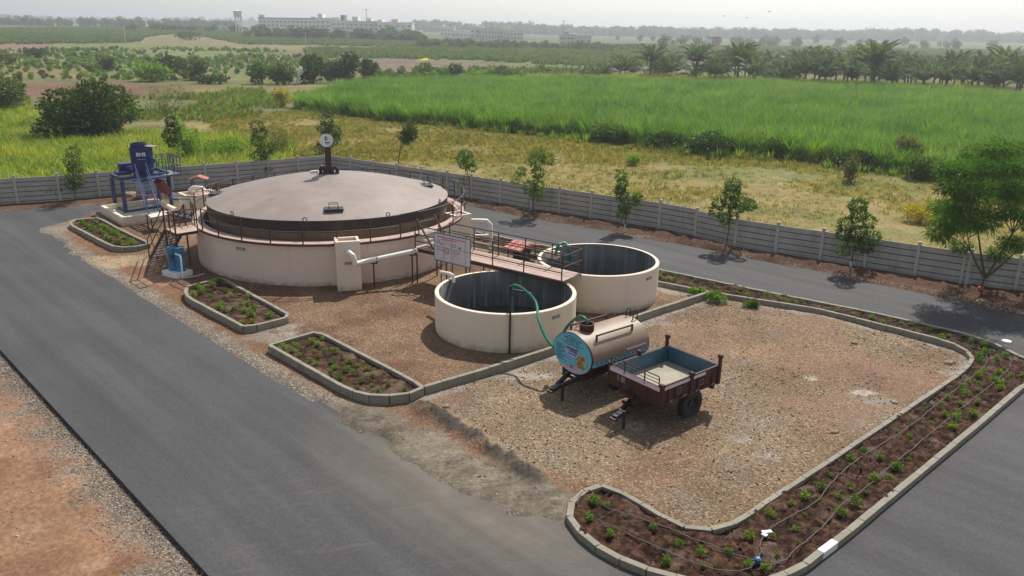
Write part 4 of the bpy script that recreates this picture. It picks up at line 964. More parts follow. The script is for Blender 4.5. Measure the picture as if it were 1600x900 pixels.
b.tube([(-.02, -hw+.05, z1), (-.02, -hw+.05, z2-.04), (-.02, -hw+.09, z2), (-.02, hw-.09, z2), (-.02, hw-.05, z2-.04), (-.02, hw-.05, z1)], .02, 6); 
for z in (z1+.1, z1+.2): b.tube([(-.02, -hw+.06, z), (-.02, hw-.06, z)], .012, 6)
for f in (-.33, .33): b.bar((-.02, hw*f*1.2, z1-.1), (-.02, hw*f*1.2, z2), .03)
mk('front_rail', b, M['brown'], t, local=True)
mk('tool_box', MB().box((-.16, .12, .95), (.26, .34, .05)).box((-.05, .12, .85), (.06, .34, .2)), M['maroon'], t, local=True)
l = MB(); [l.box((-.032, .62-j*.05, 1.28-k*.06), (.006, .035, .02)) for k in range(3) for j in range(6)]; mk('front_lettering', l, M['board'], t, local=True)
b = MB()
for s_ in (-1, 1): b.bar((.1, s_*.42, .82), (TL-.1, s_*.42, .82), .1, .14); b.bar((.3, s_*.4, .66), (2.1, s_*.4, .66), .09, .12)
for x in (.15, 1., 1.8, 2.5): b.bar((x, -hw+.05, .86), (x, hw-.05, .86), .07, .09)
mk('chassis', b, M['maroon'], t, local=True); mk('tail_lamp_box', MB().box((TL-.05, -hw+.18, .78), (.1, .2, .18)), M['black'], t, local=True)
drawbar(t, .62, .6, .95)
for s_ in (-1, 1): wheel(t, 1.56, s_*(hw-.14), .46, .27)
mk('axle', MB().tube([(1.56, -hw+.2, .48), (1.56, hw-.2, .48)], .05, 10), M['black'], t, local=True)
# green hose: tank -> pole arm -> tanker filler
fn = TK.matrix_basis @ Vector((.55, 0, zc+az_+.10))
hx = hp0+Vector((.25, .05, 2.62))
pts = smooth_path([(hp0.x+.12, hp0.y+.9, 1.15), (hp0.x+.05, hp0.y+.35, 2.1), (hp0.x+.06, hp0.y+.02, 2.58), (hp0.x+.35, hp0.y-.02, 2.56), (hp0.x+.85, hp0.y-.4, 2.2), G(842, 500, 1.85), G(852, 525, 1.5), G(866, 543, 1.25), (fn.x-.85, fn.y+.9, 1.2), (fn.x-.55, fn.y+.75, 1.9), (fn.x-.22, fn.y+.25, 2.42), (fn.x-.02, fn.y+.0, 2.38), (fn.x, fn.y, 2.08)], 8)
hz = mk('green_hose', MB().tube(pts, .05, 8), M['hose'], None, True); tag(hz, 'green hose looping over the black pole and into the tan tanker', 'hose')
h2 = [G(868, 400, 1.75), G(872, 384, 2.15), G(882, 380, 2.2), G(889, 390, 2.0), G(890, 415, 1.2)]
hz = mk('green_hose', MB().tube(smooth_path(h2), .07, 8), M['hose'], None, True); tag(hz, 'green hose hooked over the rim of the far open tank behind the railing', 'hose')
p = Vector(G(868, 405, 1.6)); tag(mk('outlet_box', MB().box((p.x-.1, p.y+.35, 1.72), (.55, .35, .28), R_(-30)), M['cream']), 'cream box on the left rim of the far open tank', 'box')

# ---------------------------------------------------------------- mixing machine and its pit
pA, pB, pC = [np.array(G(*q, .62)[:2]) for q in ((156, 320.5), (190, 340), (278, 325.5))]
pu = (pB-pA); Lp = np.hypot(*pu)*1.0; pu = pu/np.hypot(*pu); pv = np.array([-pu[1], pu[0]])
if pv@(pC-pB) < 0: pv = -pv
Wp = float((pC-pB)@pv)
t = thing('machine_pit', 'low cream walled concrete pit under the blue mixing machine', 'pit', (pB[0], pB[1], 0)); th = .2
def rect(o, a, b, w1, w2): return [tuple(o+pu*a), tuple(o+pu*a+pv*w2), tuple(o+pu*b+pv*w2), tuple(o+pu*b)]
def prect(u0, u1, v0, v1): return [tuple(pB+pu*u0+pv*v0), tuple(pB+pu*u1+pv*v0), tuple(pB+pu*u1+pv*v1), tuple(pB+pu*u0+pv*v1)]
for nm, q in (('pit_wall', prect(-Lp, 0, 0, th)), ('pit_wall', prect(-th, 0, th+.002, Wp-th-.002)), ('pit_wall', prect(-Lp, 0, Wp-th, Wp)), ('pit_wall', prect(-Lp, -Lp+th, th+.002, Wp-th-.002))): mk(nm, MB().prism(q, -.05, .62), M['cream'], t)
mk('pit_floor', MB().prism(prect(-Lp+th, -th, th+.003, Wp-th-.003), .0, .30), M['slab'], t)
DZm = 2.3
t = thing('mixing_machine', 'dark blue slurry mixing machine with tub, ladder and railed platform', 'machine', (pB[0], pB[1], .3)); BM = t
legs = [Vector(G(181, 324, .3)), Vector(G(197, 332, .3)), Vector(G(250, 313, .3)), Vector(G(268.5, 321, .3))]
for p in legs: mk('leg', MB().bar(p, (p.x, p.y, DZm-.15), .17), M['bluegrey'], t)
b = MB(); zt = Vector((0, 0, DZm-.3))
for i, j in ((0, 1), (2, 3), (0, 2), (1, 3)): b.bar(legs[i]+zt, legs[j]+zt, .14, .18); 
b.bar(legs[0]+Vector((0, 0, .06)), legs[1]+Vector((0, 0, .06)), .12); b.bar(legs[1]+Vector((0, 0, .06)), legs[3]+Vector((0, 0, .06)), .12)
mk('frame', b, M['bluegrey'], t)
tc_ = Vector(G(225, 273, DZm)); 
dkp = [G(207, 281, DZm), G(241, 277, DZm), G(283, 271, DZm), G(264, 265, DZm), G(205, 268, DZm)]
mk('platform', MB().prism(dkp, DZm-.10, DZm-.02), M['bluegrey'], t); mk('platform_plate', MB().prism([G(249, 272, DZm), G(262, 273.5, DZm), G(278, 270.5, DZm), G(263, 266, DZm)], DZm-.018, DZm), M['steel'], t)
tb_ = mk('tub', MB().lathe((tc_.x, tc_.y, DZm), [(.40, -.35), (.55, .05), (.62, .35), (.64, 1.62), (.66, 1.66), (.60, 1.66), (.60, .4)], 40), M['blue'], t, True)
rg = MB(); [rg.lathe((tc_.x, tc_.y, DZm+z), [(.63, 0), (.67, .01), (.67, .05), (.63, .06)], 40) for z in (.35, 1.05, 1.5)]; mk('tub_band', rg, M['blue'], t, True)
mk('hopper_ring', MB().lathe((tc_.x-.12, tc_.y, DZm+1.66), [(.44, 0), (.46, .24), (.43, .24), (.41, 0), (.001, .02)], 32), M['blue'], t, True)
mk('lid', MB().box((tc_.x+.42, tc_.y+.1, DZm+1.72), (.95, .6, .03), R_(-8)), M['steel'], t)
mk('side_port', MB().tube([(tc_.x+.55, tc_.y-.25, DZm+.9), (tc_.x+.85, tc_.y-.35, DZm+.9)], .15, 14), M['blue'], t, True)
q = text('BHS', .30, (0, 0, 0), (R_(90), 0, R_(22)), M['white'], t); ang_ = R_(-68); q.location = Vector((tc_.x+.655*math.cos(ang_), tc_.y+.655*math.sin(ang_), DZm+1.30))-t.location
l = MB().box((tc_.x+.66*math.cos(ang_), tc_.y+.66*math.sin(ang_), DZm+1.02), (.45, .01, .035), R_(22)); mk('lettering', l, M['sky_blue'], t)
mo = Vector(G(196, 268, DZm)); mk('motor', MB().box((mo.x, mo.y, DZm+.30), (.72, .55, .50), R_(40)), M['blue'], t, bev=.05)
mk('gearbox', MB().tube([(mo.x+.2, mo.y-.1, DZm+.22), (mo.x+.75, mo.y-.1, DZm+.16)], .20, 14), M['blue'], t, True)
mk('motor_mount', MB().box((mo.x+.05, mo.y, DZm-.0), (1.2, .7, .10), R_(40)), M['blue'], t)
rp = [Vector(p) for p in (G(250, 276, DZm), G(283, 271, DZm), G(264, 265, DZm), G(246, 267.5, DZm))]
for i, j in ((0, 1), (1, 2), (2, 3)):
    n_ = max(2, int((rp[j]-rp[i]).length/.42))
    for k in range(n_+1 if j == 3 else n_): p = rp[i]+(rp[j]-rp[i])*k/n_; mk('railing_post', MB().bar(p, p+Vector((0, 0, 1.02)), .04), M['bluegrey'], t)
    for z in (1.02, .5): mk('rail', MB().tube([rp[i]+Vector((0, 0, z)), rp[j]+Vector((0, 0, z))], .024, 6), M['bluegrey'], t)
l0, l1 = Vector(G(232, 334, 1.0)), Vector(G(249.5, 330, 1.0)); u0, u1 = Vector(G(213, 279, DZm)), Vector(G(230, 277, DZm))
for a_, b_ in ((l0, u0), (l1, u1)):
    mk('ladder_stringer', MB().bar(a_, b_, .05, .14), M['bluegrey'], t)
    h_ = Vector((0, 0, .85)); mk('ladder_rail', MB().tube([a_+(b_-a_)*.06, a_+(b_-a_)*.1+h_*.9, b_+h_, b_+h_*.9+(b_-a_)*.02, b_+Vector((0, 0, .0))], .024, 6).tube([a_+(b_-a_)*.1+h_*.45, b_+h_*.5], .02, 6), M['bluegrey'], t, True)
for k in range(9):
    f = (k+.5)/9; a_ = l0+(u0-l0)*f; b_ = l1+(u1-l1)*f; mk('rung', MB().bar(a_, b_, .20, .03), M['bluegrey'], t)
c0, c1_ = Vector(G(247, 283, 2.0)), Vector(G(262, 300, 1.2)); mk('red_chute', MB().bar(c0, c1_, .5, .30), M['red'], t, bev=.02)
c0, c1_ = Vector(G(256, 297, 1.15)), Vector(G(279, 311, .75)); mk('discharge_trough', MB().bar(c0, c1_, .5, .1), M['bluegrey'], t)

# ---------------------------------------------------------------- blue pump on plinth
pc = Vector(G(277, 423, .3)); PR = R_(-30)
t = thing('plinth', 'white painted block under the bright blue pump', 'plinth', (pc.x, pc.y, 0), PR)
mk('block', MB().box((0, 0, .12), (1.05, .85, .42)), M['white'], t, local=True, bev=.015); mk('lower_block', MB().box((-.72, .22, .0), (.5, .6, .22)), M['white'], t, local=True, bev=.01)
t = thing('pump', 'bright blue upright pump and filter vessels on the white block', 'pump', (pc.x, pc.y, .33), PR)
for x, y, r, h in ((-.18, 0, .25, .95), (.22, .05, .21, 1.05)):
    mk('vessel', MB().lathe((x, y, .0), [(.001, .0), (r, 0), (r, h), (r+.02, h+.01), (r+.02, h+.05), (r*.7, h+.07), (.001, h+.08)], 24), M['cyan'], t, True, local=True)
mk('valve', MB().box((0, -.22, .7), (.18, .12, .12)).tube([(-.1, -.25, .5), (.25, -.25, .5)], .04, 8), M['bluegrey'], t, True, local=True)
t = thing('water_pipes', 'thin white pipes beside the bright blue pump running onto the ground', 'pipe', (pc.x, pc.y, 0))
mk('pipe_run', MB().tube([pc+Vector((-.35, .15, .1)), pc+Vector((-.35, .15, 1.1))], .045, 8), M['white'], t, True)
mk('pipe_run', MB().tube([pc+Vector((.15, -.35, .9)), pc+Vector((.38, -.42, .85)), pc+Vector((.42, -.45, .7)), pc+Vector((.42, -.5, -.2)), pc+Vector((.9, -.1, -.22)), pc+Vector((1.1, .3, -.22))], .04, 8), M['white'], t, True)
p = Vector(G(312, 432, .05)); mk('pipe_offcut', MB().tube([p, p+Vector((.5, .25, 0))], .035, 8), M['white'], t, True)

# ---------------------------------------------------------------- small things on the ground
# drip irrigation hoses
def ghose(px, z, label, r=.012, grp='drip hoses on the beds'):
    P = smooth_path([G(u, v, z) for u, v in px], 6); Q = [p+Vector((random.uniform(-.015, .015), random.uniform(-.015, .015), .03+random.uniform(-.01, .012))) for p in P]
    tag(mk('drip_hose', MB().tube(Q, r, 6), M['drip'], None, True), label, 'hose', grp)
ghose([(1538, 553), (1542, 566), (1525, 585), (1490, 612), (1455, 640), (1420, 668), (1370, 700), (1330, 727), (1300, 755), (1275, 785), (1240, 806), (1205, 826), (1188, 852), (1192, 866), (1206, 872), (1207, 882), (1180, 893)], .17, 'inner thin black drip hose winding along the long soil bed')
ghose([(1560, 552), (1578, 560), (1575, 578), (1545, 605), (1500, 640), (1450, 682), (1400, 723), (1350, 765), (1315, 790), (1290, 820), (1262, 845), (1240, 862), (1228, 876), (1200, 886)], .17, 'outer thin black drip hose nearest the kerb of the right road')
ghose([(902, 790), (906, 775), (922, 768), (945, 792), (960, 799), (1000, 812), (1040, 826), (1080, 842), (1115, 855), (1150, 868), (1180, 878)], .17, 'thin black drip hose from the rounded kerb end across the near bed')
ghose([(930, 812), (965, 828), (1000, 845), (1040, 862), (1080, 880), (1130, 893), (1165, 892), (1182, 876), (1190, 862)], .17, 'lower thin black drip hose along the near bed by the kerb')
ghose([(478, 522), (500, 545), (540, 572), (590, 600)], .30, 'thin drip hose down the middle of the bed nearest the round tank')
ghose([(330, 445), (360, 470), (400, 497)], .30, 'thin drip hose in the bed beside the pump')
ghose([(1060, 428), (1200, 464), (1340, 494), (1440, 518), (1500, 538), (1530, 555)], .17, 'thin black drip hose along the narrow bed by the back road')
p = G(1184, 876, .2); t = thing('valve_cap', 'blue round valve cap among the drip hoses in the near bed corner', 'valve', p); mk('cap', MB().lathe((p[0], p[1], .16), [(.05, -.08), (.05, .02), (.075, .03), (.075, .09), (.04, .12), (.001, .12)], 16), paint('cap_blue', (.03, .14, .30), .4), t, True)
p = G(1198, 832, .2); tag(mk('plastic_scrap', MB().box((p[0], p[1], .22), (.24, .09, .03), R_(10)).box((p[0]-.08, p[1]-.1, .21), (.10, .12, .03), R_(40)), M['white']), 'torn white plastic scrap on the soil beside the drip hose', 'scrap')
p = G(1571, 541, .2); t = thing('garden_lamp', 'small white dish lamp on a stake at the far corner of the long bed', 'lamp', p); mk('stake', MB().bar((p[0], p[1], .05), (p[0], p[1], .35), .03), M['white'], t); mk('lamp_dish', MB().lathe((p[0], p[1], .30), [(.05, 0), (.15, .10), (.16, .12), (.13, .11), (.001, .04)], 20), M['white'], t, True)
# stones
def rockmesh(seed, s=(1, .8, .6)):
    r = np.random.default_rng(seed); import bmesh
    bm = bmesh.new(); bmesh.ops.create_icosphere(bm, subdivisions=1, radius=.5)
    for v in bm.verts: v.co = Vector((v.co.x*s[0], v.co.y*s[1], v.co.z*s[2]))*float(r.uniform(.7, 1.25))
    me = bpy.data.meshes.new('stone'); bm.to_mesh(me); bm.free(); return me
def m_stone(name, cols):
    k = NB(name); oi = k.n('ShaderNodeObjectInfo'); c = k.ramp(oi.outputs['Random'], [(i/(len(cols)-1), q) for i, q in enumerate(cols)])
    k.bsdf(c, .95, spec=.15); return k.m
SM = m_stone('yard_stone', [(.12, .08, .055), (.23, .155, .10), (.35, .26, .175), (.27, .235, .19), (.46, .38, .28), (.18, .14, .11)])
GM = m_stone('chipping', [(.16, .14, .12), (.27, .235, .20), (.38, .34, .29), (.12, .10, .09), (.32, .25, .18)])
sp_ = []
for k in range(6): m = rockmesh(k, (1, .75, .5)); m.materials.append(SM); sp_.append(m)
gp_ = []
for k in range(6): m = rockmesh(20+k, (1, .8, .6)); m.materials.append(GM); gp_.append(m)
def inside_pts(n, poly, r, dens=None):
    P = np.array([p[:2] for p in poly]); lo_, hi_ = P.min(0), P.max(0); x = r.uniform(lo_[0], hi_[0], n); y = r.uniform(lo_[1], hi_[1], n)
    k = sdpoly(x, y, poly) > 0
    return x[k], y[k]
def nzv(x, y):
    i = np.clip(((x-GX[0])/.14).astype(int), 0, len(GX)-1); j = np.clip(((y-GY[0])/.14).astype(int), 0, len(GY)-1); return GZ[i, j]
def stones(name, label, x, y, s0, s1, protos, r, sk=2.2, dz=0.):
    n = len(x); s = s0+(s1-s0)*r.random(n)**sk; rot = r.uniform(0, 6.28, (n, 3)); rot[:, :2] *= .12
    scatter(name, label, 'stones', np.stack([x, y, nzv(x, y)+s*.05+dz], 1), rot, np.repeat(s[:, None], 3, 1), protos, r.integers(0, len(protos), n))
r = np.random.default_rng(5)
inner_poly = [p[:2] for p in innr[2:-5]]+[p[:2] for p in diag[::-1]]+[G(700, 640)[:2], G(850, 745)[:2], G(930, 756)[:2]]
x, y = inside_pts(52000, inner_poly, r); kx = fbm(x, y, .5, 4, 1)+.35*r.random(len(x)) < .76; x, y = x[kx], y[kx]
stones('yard_stones', 'broken tan stones covering the parking yard around the trailers', x, y, .02, .11, sp_, r, 4)
x, y = inside_pts(42000, yard_poly, r); kx = (sdpoly(x, y, inner_poly) < 0)*(np.hypot(x-TANK[0], y-TANK[1]) > RR)*(np.hypot(x-T1[0], y-T1[1]) > 2.8)*(np.hypot(x-T2[0], y-T2[1]) > 2.7)
for b_ in (pl1, pl2, pl3): kx &= sdpoly(x, y, b_) < -.08
kx &= fbm(x, y, .6, 3, 77)+.4*r.random(len(x)) < .72
x, y = x[kx], y[kx]; stones('tank_yard_stones', 'small brown stones around the tanks and beds', x, y, .025, .09, sp_, r, 3)
# chippings along both road edges
def along(pl, n, off0, off1, r):
    P = np.array([p[:2] for p in pl]); sg_ = np.diff(P, axis=0); L = np.hypot(*sg_.T); cs = np.concatenate([[0], np.cumsum(L)]); s = r.uniform(0, cs[-1], n)
    i = np.clip(np.searchsorted(cs, s)-1, 0, len(L)-1); f = (s-cs[i])/L[i]; p = P[i]+sg_[i]*f[:, None]; nn_ = np.stack([-sg_[i][:, 1], sg_[i][:, 0]], 1)/L[i][:, None]
    q = off0+(off1-off0)*r.random(n)**1.3; p = p+nn_*q[:, None]; return p[:, 0], p[:, 1]
x, y = along(left_edge[:3]+[left_edge[3]], 17000, -.0, -1.25, r); stones('road_edge_chippings', 'grey chippings along the left edge of the road', x, y, .02, .06, gp_, r, 2.5)
x, y = along(yard_edge[1:7], 13000, -.05, -.85, r); stones('yard_edge_chippings', 'grey chippings between the road and the kerbed beds', x, y, .025, .075, gp_, r, 2.5, .0)
x, y = along(vergeR[1:-1], 9000, -.15, .75, r); stones('verge_stones', 'reddish stones on the verge below the boundary wall', x, y, .03, .12, sp_, r, 3)
x, y = inside_pts(16000, [left_edge[0], left_edge[2], (left_edge[2][0]-14, left_edge[2][1]-4), (-40, 20)], r); kx = fbm(x, y, .5, 3, 88)+.4*r.random(len(x)) < .62; x, y = x[kx], y[kx]
stones('loose_clods', 'small clods scattered over the bare earth left of the road', x, y, .02, .10, sp_, r, 4)
x, y = inside_pts(9000, bed_poly, r); n_ = len(x); s_ = .02+.07*r.random(n_)**2.5; cm = []
for k_ in range(4): m_ = rockmesh(60+k_, (1, .85, .7)); m_.materials.append(M['soil']); cm.append(m_)
q_ = r.uniform(0, 6.28, (n_, 3)); scatter('soil_clods', 'dark clods of soil across the long planting bed', 'soil', np.stack([x, y, np.full(n_, .135)], 1), q_, np.repeat(s_[:, None], 3, 1), cm, r.integers(0, 4, n_))
for u, v, s, lab in ((1302, 681, .22, 'reddish brown rock by the right inner kerb'), (1335, 541, .22, 'dark rock near the far end of the yard'), (946, 778, .15, 'pale stone in the near bed end'), (1398, 634, .2, 'flat tan rock beside the right inner kerb'), (204, 309, .8, 'large boulder lying behind the blue machine'), (222, 310, .6, 'smaller boulder lying beside the large boulder behind the machine'), (1480, 572, .3, 'dark flat rock in the far right curve of the kerb'), (696, 652, .22, 'pale chunk at the end of the dark mud ridge')):
    p = G(u, v); m = rockmesh(int(u), (1, .8, .55)); m.materials.append(M['rock']); o = mk('rock', m, None); o.location = (p[0], p[1], nz(p[0], p[1])+s*.12); o.scale = (s*1.3,)*3; tag(o, lab, 'rock')

# ================================================================ vegetation
def leaves(P, D, L, Wd, r, bend=.0):
    "diamond leaves at points P along directions D"
    n = len(P); D = D/np.linalg.norm(D, axis=1, keepdims=True); u = r.normal(size=(n, 3)); s = np.cross(D, u); s /= np.linalg.norm(s, axis=1, keepdims=True)+1e-9
    L = np.broadcast_to(L, (n,))[:, None]; Wd = np.broadcast_to(Wd, (n,))[:, None]
    V = np.stack([P, P+D*L*.45+s*Wd*.5, P+D*L+np.array([0, 0, -1])*L*bend, P+D*L*.45-s*Wd*.5], 1).reshape(-1, 3)
    return V, np.arange(4*n).reshape(-1, 4)
def crown_pts(cl, n, r, shell=.55):
    "cl: list of (x, y, z, rx, ry, rz)"
    cl = np.array(cl, float); vol = (cl[:, 3]*cl[:, 4]*cl[:, 5])**(2/3.); i = r.choice(len(cl), n, p=vol/vol.sum())
    d = r.normal(size=(n, 3)); d /= np.linalg.norm(d, axis=1, keepdims=True); rad = shell+(1-shell)*r.random(n)**.6; rad *= .8+.35*r.random(n)
    return cl[i, :3]+d*rad[:, None]*cl[i, 3:], d
def clusters(r, n, R, zc_, k=.42, flat=1., asp=1.):
    out = []
    for i in range(n):
        d = r.normal(size=3); d /= np.linalg.norm(d); q = r.uniform(.45, .95)
        s = k*R*r.uniform(.65, 1.15); out.append((d[0]*R*q, d[1]*R*q, zc_+d[2]*R*q*asp, s, s, s*flat))
    return out
def crown_mesh(name, cl, n, L, mat, r, up=.35, shell=.55, wr=.5, bend=.15):
    P, d = crown_pts(cl, n, r, shell); D = d+r.normal(size=d.shape)*.55+np.array([0, 0, up])
    V, F = leaves(P, D, L*r.uniform(.6, 1.3, n), L*wr*r.uniform(.7, 1.2, n), r, bend)
    return npmesh(name, V, F, mat)
def trunk_mb(h, r0, cl, r, lean=(0, 0), nb=6, stems=1, z0=0):
    mb = MB()
    for s in range(stems):
        a = r.uniform(0, 6.28); sx, sy = (math.cos(a)*r0*1.5*(stems > 1), math.sin(a)*r0*1.5*(stems > 1)); tx, ty = lean[0]+(math.cos(a)*h*.25*(stems > 1)), lean[1]+(math.sin(a)*h*.25*(stems > 1))
        P = [(sx+tx*f*f+.04*h*math.sin(f*5+s)*f, sy+ty*f*f+.03*h*math.cos(f*4)*f, z0-.1+(h+.1)*f) for f in np.linspace(0, 1, 7)]
        mb.tube(P, [r0*(1-.75*f) for f in np.linspace(0, 1, 7)], 8)
        for c in (cl[:nb] if s == 0 else cl[s*2:s*2+2]):
            f = r.uniform(.4, .9); q = P[min(6, int(f*6))]; m = ((q[0]+c[0])/2, (q[1]+c[1])/2, (q[2]*.6+c[2]*.4))
            mb.tube([q, m, (c[0], c[1], c[2])], [r0*.42, r0*.3, r0*.1], 5)
    return mb
def plant(name, label, cat, p, cl, n, L, mat, seed, th=1., tr=.05, group=None, lean=(0, 0), nb=6, stems=1, bark='bark', up=.35, wr=.5, bend=.15, trunkname='trunk', shell=.55):
    r = np.random.default_rng(seed); t = thing(name, label, cat, p, 0, group)
    mk('crown', crown_mesh('crown', cl, n, L, LM[mat], r, up, shell, wr, bend), None, t, local=True)
    mk(trunkname, trunk_mb(th, tr, cl, r, lean, nb, stems), M[bark], t, True, local=True)
    return t
# --- saplings along the wall
def sapling(label, px, crown_px, mat, seed, n=700, L=.22, tr=.035, bark='bark', paintband=None, lean=None, group='young trees along the boundary wall', z=0, nb=8):
    p = G(*px, z) if len(px) == 2 else px
    cl = []; top = 0
    for (u, v, rp) in crown_px:
        dy = random.Random(seed*31+int(u)).uniform(-.35, .35); d = ray(u, v); tt = (p[1]+dy)/d[1]; q = d*tt; R = rp*math.hypot(q[0], q[1])/FPX*1.03
        cl.append((q[0]-p[0], q[1]-p[1], CH+q[2]-p[2], R, R, R*.85)); top = max(top, CH+q[2]-p[2])
    c = max(cl, key=lambda c: c[2]); t = plant('young_tree', label, 'tree', p, cl, int(n*1.5), L*.78, mat, seed, c[2]*.95, tr, group, (c[0], c[1]), nb, bark=bark)
    if paintband: mk('painted_trunk_base', MB().tube([(0, 0, -.05), (c[0]*.01, c[1]*.01, .25), (c[0]*.04, c[1]*.04, .5)], [tr*1.35, tr*1.25, tr*1.15], 10), M[paintband], t, True, local=True)
    return t
sapling('slim dark young tree by the left wall, left of the blue machine', (118, 316), [(115, 238, 9), (112, 252, 11), (118, 262, 10), (117, 275, 11), (114, 288, 9), (122, 283, 8)], 'dark', 1, 700)
sapling('dark narrow young tree rising right behind the blue tub', (266, 300), [(267, 190, 8), (270, 200, 10), (266, 212, 10), (270, 222, 8)], 'dark', 2, 700, .2)
sapling('tall dark leafy young tree behind the left part of the gas tank rail', (412, 286), [(402, 197, 10), (407, 210, 11), (402, 220, 9), (414, 236, 11), (405, 243, 10), (420, 232, 8), (413, 258, 8), (418, 265, 7)], 'dark', 4, 1200)
sapling('dense dark young tree standing behind the vent post of the dome', (514, 266), [(512, 176, 8), (510, 188, 11), (508, 200, 12), (520, 205, 12), (522, 218, 11), (500, 233, 9), (508, 226, 11), (515, 212, 12)], 'dark', 5, 1700, .22)
sapling('leaning young tree with one round leafy head right of the dome post', (619, 282), [(636, 201, 10), (641, 210, 11), (633, 213, 11), (641, 204, 10), (637, 218, 8), (616, 266, 5), (612, 272, 4)], 'dark', 6, 1100, .22, tr=.065, nb=3)
sapling('small young tree just right of the gas tank rail', (734, 318), [(727, 240, 8), (722, 247, 9), (733, 252, 10), (738, 262, 7), (726, 258, 8), (722, 285, 6)], 'mid', 7, 600)
sapling('young tree with drooping tufts in front of the wall, left of the far open tank', (832, 338), [(840, 240, 10), (838, 250, 12), (858, 249, 9), (814, 268, 7), (840, 270, 10), (828, 292, 11), (838, 302, 12), (842, 290, 9), (806, 282, 6)], 'mid', 8, 1300)
sapling('slim young tree with white painted base above the far open tank', (976, 364), [(971, 274, 8), (972, 288, 9), (969, 298, 8), (973, 306, 9), (975, 326, 9), (990, 315, 8), (996, 308, 7), (972, 334, 9)], 'mid', 9, 1000, bark='bark', paintband='white_bark')
sapling('young tree with orange painted base and spreading tufts', (1134, 391), [(1146, 289, 12), (1144, 300, 13), (1123, 318, 10), (1160, 318, 12), (1172, 320, 10), (1118, 330, 9), (1140, 316, 10), (1148, 328, 10), (1132, 342, 10)], 'mid', 10, 1600, .2, .04, paintband='orange_bark')
sapling('young tree with white painted base and drooping compound leaves', (1328, 425), [(1340, 322, 12), (1342, 334, 12), (1322, 350, 11), (1358, 346, 10), (1364, 372, 11), (1340, 365, 12), (1318, 366, 10), (1352, 385, 10), (1334, 380, 11), (1318, 392, 9)], 'mid', 11, 1800, .2, .04, paintband='white_bark')
# --- large feathery tree
p = G(1530, 460); r = np.random.default_rng(12); cl = []
for (u, v, rp) in [(1480, 345, 20), (1505, 350, 22), (1470, 365, 18), (1530, 345, 24), (1555, 330, 24), (1500, 320, 24), (1475, 325, 18), (1520, 300, 26), (1550, 290, 28), (1580, 300, 26), (1600, 330, 24), (1620, 350, 20), (1490, 290, 22), (1500, 268, 24), (1530, 262, 26), (1565, 258, 28), (1600, 262, 26), (1630, 290, 26), (1640, 320, 22), (1580, 380, 16), (1560, 395, 14), (1600, 385, 16), (1500, 385, 13), (1525, 240, 20), (1560, 232, 24), (1600, 235, 22), (1640, 250, 22), (1650, 350, 18), (1480, 262, 16)]:
    d = ray(u, v); tt = (p[1]+r.uniform(-1.6, 1.3))/d[1]; q = d*tt; R = rp*tt/FPX*1.03; cl.append((q[0]-p[0], q[1]-p[1], CH+q[2], R*1.25, R*1.25, R*.62))
t = plant('feathery_tree', 'large spreading feathery tree with orange painted base before the wall at right', 'tree', p, cl, 26000, .22, 'fern', 12, 1.0, .085, None, (.12, 0), 0, up=.05, wr=.2, bend=.3, shell=.1)
rr_ = np.random.default_rng(3); lb = MB()
fork = Vector((.12, 0, .85)); mains = [Vector(q) for q in ((-1.0, -.4, 2.1), (-.3, .5, 2.7), (.7, -.3, 2.9), (1.7, .3, 2.3))]
for m_ in mains: lb.tube(smooth_path([fork-Vector((0, 0, .1)), fork+(m_-fork)*.5+Vector((0, 0, -.12)), m_], 4), [.062-.004*q for q in range(9)], 6)
for c in cl[::2]:
    c = Vector(c[:3]); m_ = min(mains, key=lambda q: (q-c).length); m = m_+(c-m_)*.5+Vector((0, 0, .12)); lb.tube([m_, m, c], [.028, .018, .006], 4)
mk('limbs', lb, M['bark'], t, True, local=True); mk('painted_trunk_base', MB().tube([(0, 0, -.05), (0, 0, .35)], .11, 10), M['orange_bark'], t, True, local=True)
# --- bushes and trees beyond the wall: generic builder from photo extents
def bush(name, label, cat, base_px, top_v, half_w, mat, seed, n=1400, L=.3, trunk=False, group=None, k=.42, stems=3, flat=1.):
    p = GT(*base_px); H = hp(p, base_px[1]-top_v); R = hp(p, half_w); r = np.random.default_rng(seed); cl = []
    zc_ = H*(.60 if trunk else .48); rz = H*(.42 if trunk else .5)
    for i in range(16):
        d = r.normal(size=3); d /= np.linalg.norm(d); q = r.uniform(.45, .9); s = k*r.uniform(.7, 1.15)
        cl.append((d[0]*R*q*.85, d[1]*R*q*.85, zc_+d[2]*rz*q*.8, s*R, s*R, s*rz*flat))
    return plant(name, label, cat, p, cl, n, L, mat, seed, H*.7, max(.04, H*.02), group, (0, 0), 8, stems, trunkname='trunk')
bush('large_bush', 'biggest dark rounded tree-like bush above the tall grass at left', 'bush', (140, 222), 136, 66, 'dark', 21, 9500, .42)
bush('dark_bush', 'dark bush cut by the left edge of the view above the tall grass', 'bush', (6, 182), 128, 32, 'dark', 22, 3000, .4)
bush('leafy_tree', 'light green loose young tree behind the wall, right of the blue machine', 'tree', (297, 262), 178, 20, 'bright', 23, 1500, .24)
bush('round_bush', 'bright green rounded bush behind the wall left of the dome', 'bush', (356, 256), 218, 36, 'bright', 24, 3400, .24)
bush('wispy_tree', 'thin olive tree behind the tall dark young tree', 'tree', (432, 250), 200, 22, 'olive', 25, 900, .2)
p = GT(262, 196); r = np.random.default_rng(26); cl = []
for k in range(16):
    a = k*2.4; q = r.uniform(.5, 1.); R = hp(p, 26)*q; cl.append((R*math.cos(a), R*math.sin(a), hp(p, 30)+hp(p, 22)*r.uniform(-.5, .9), .7, .7, .5))
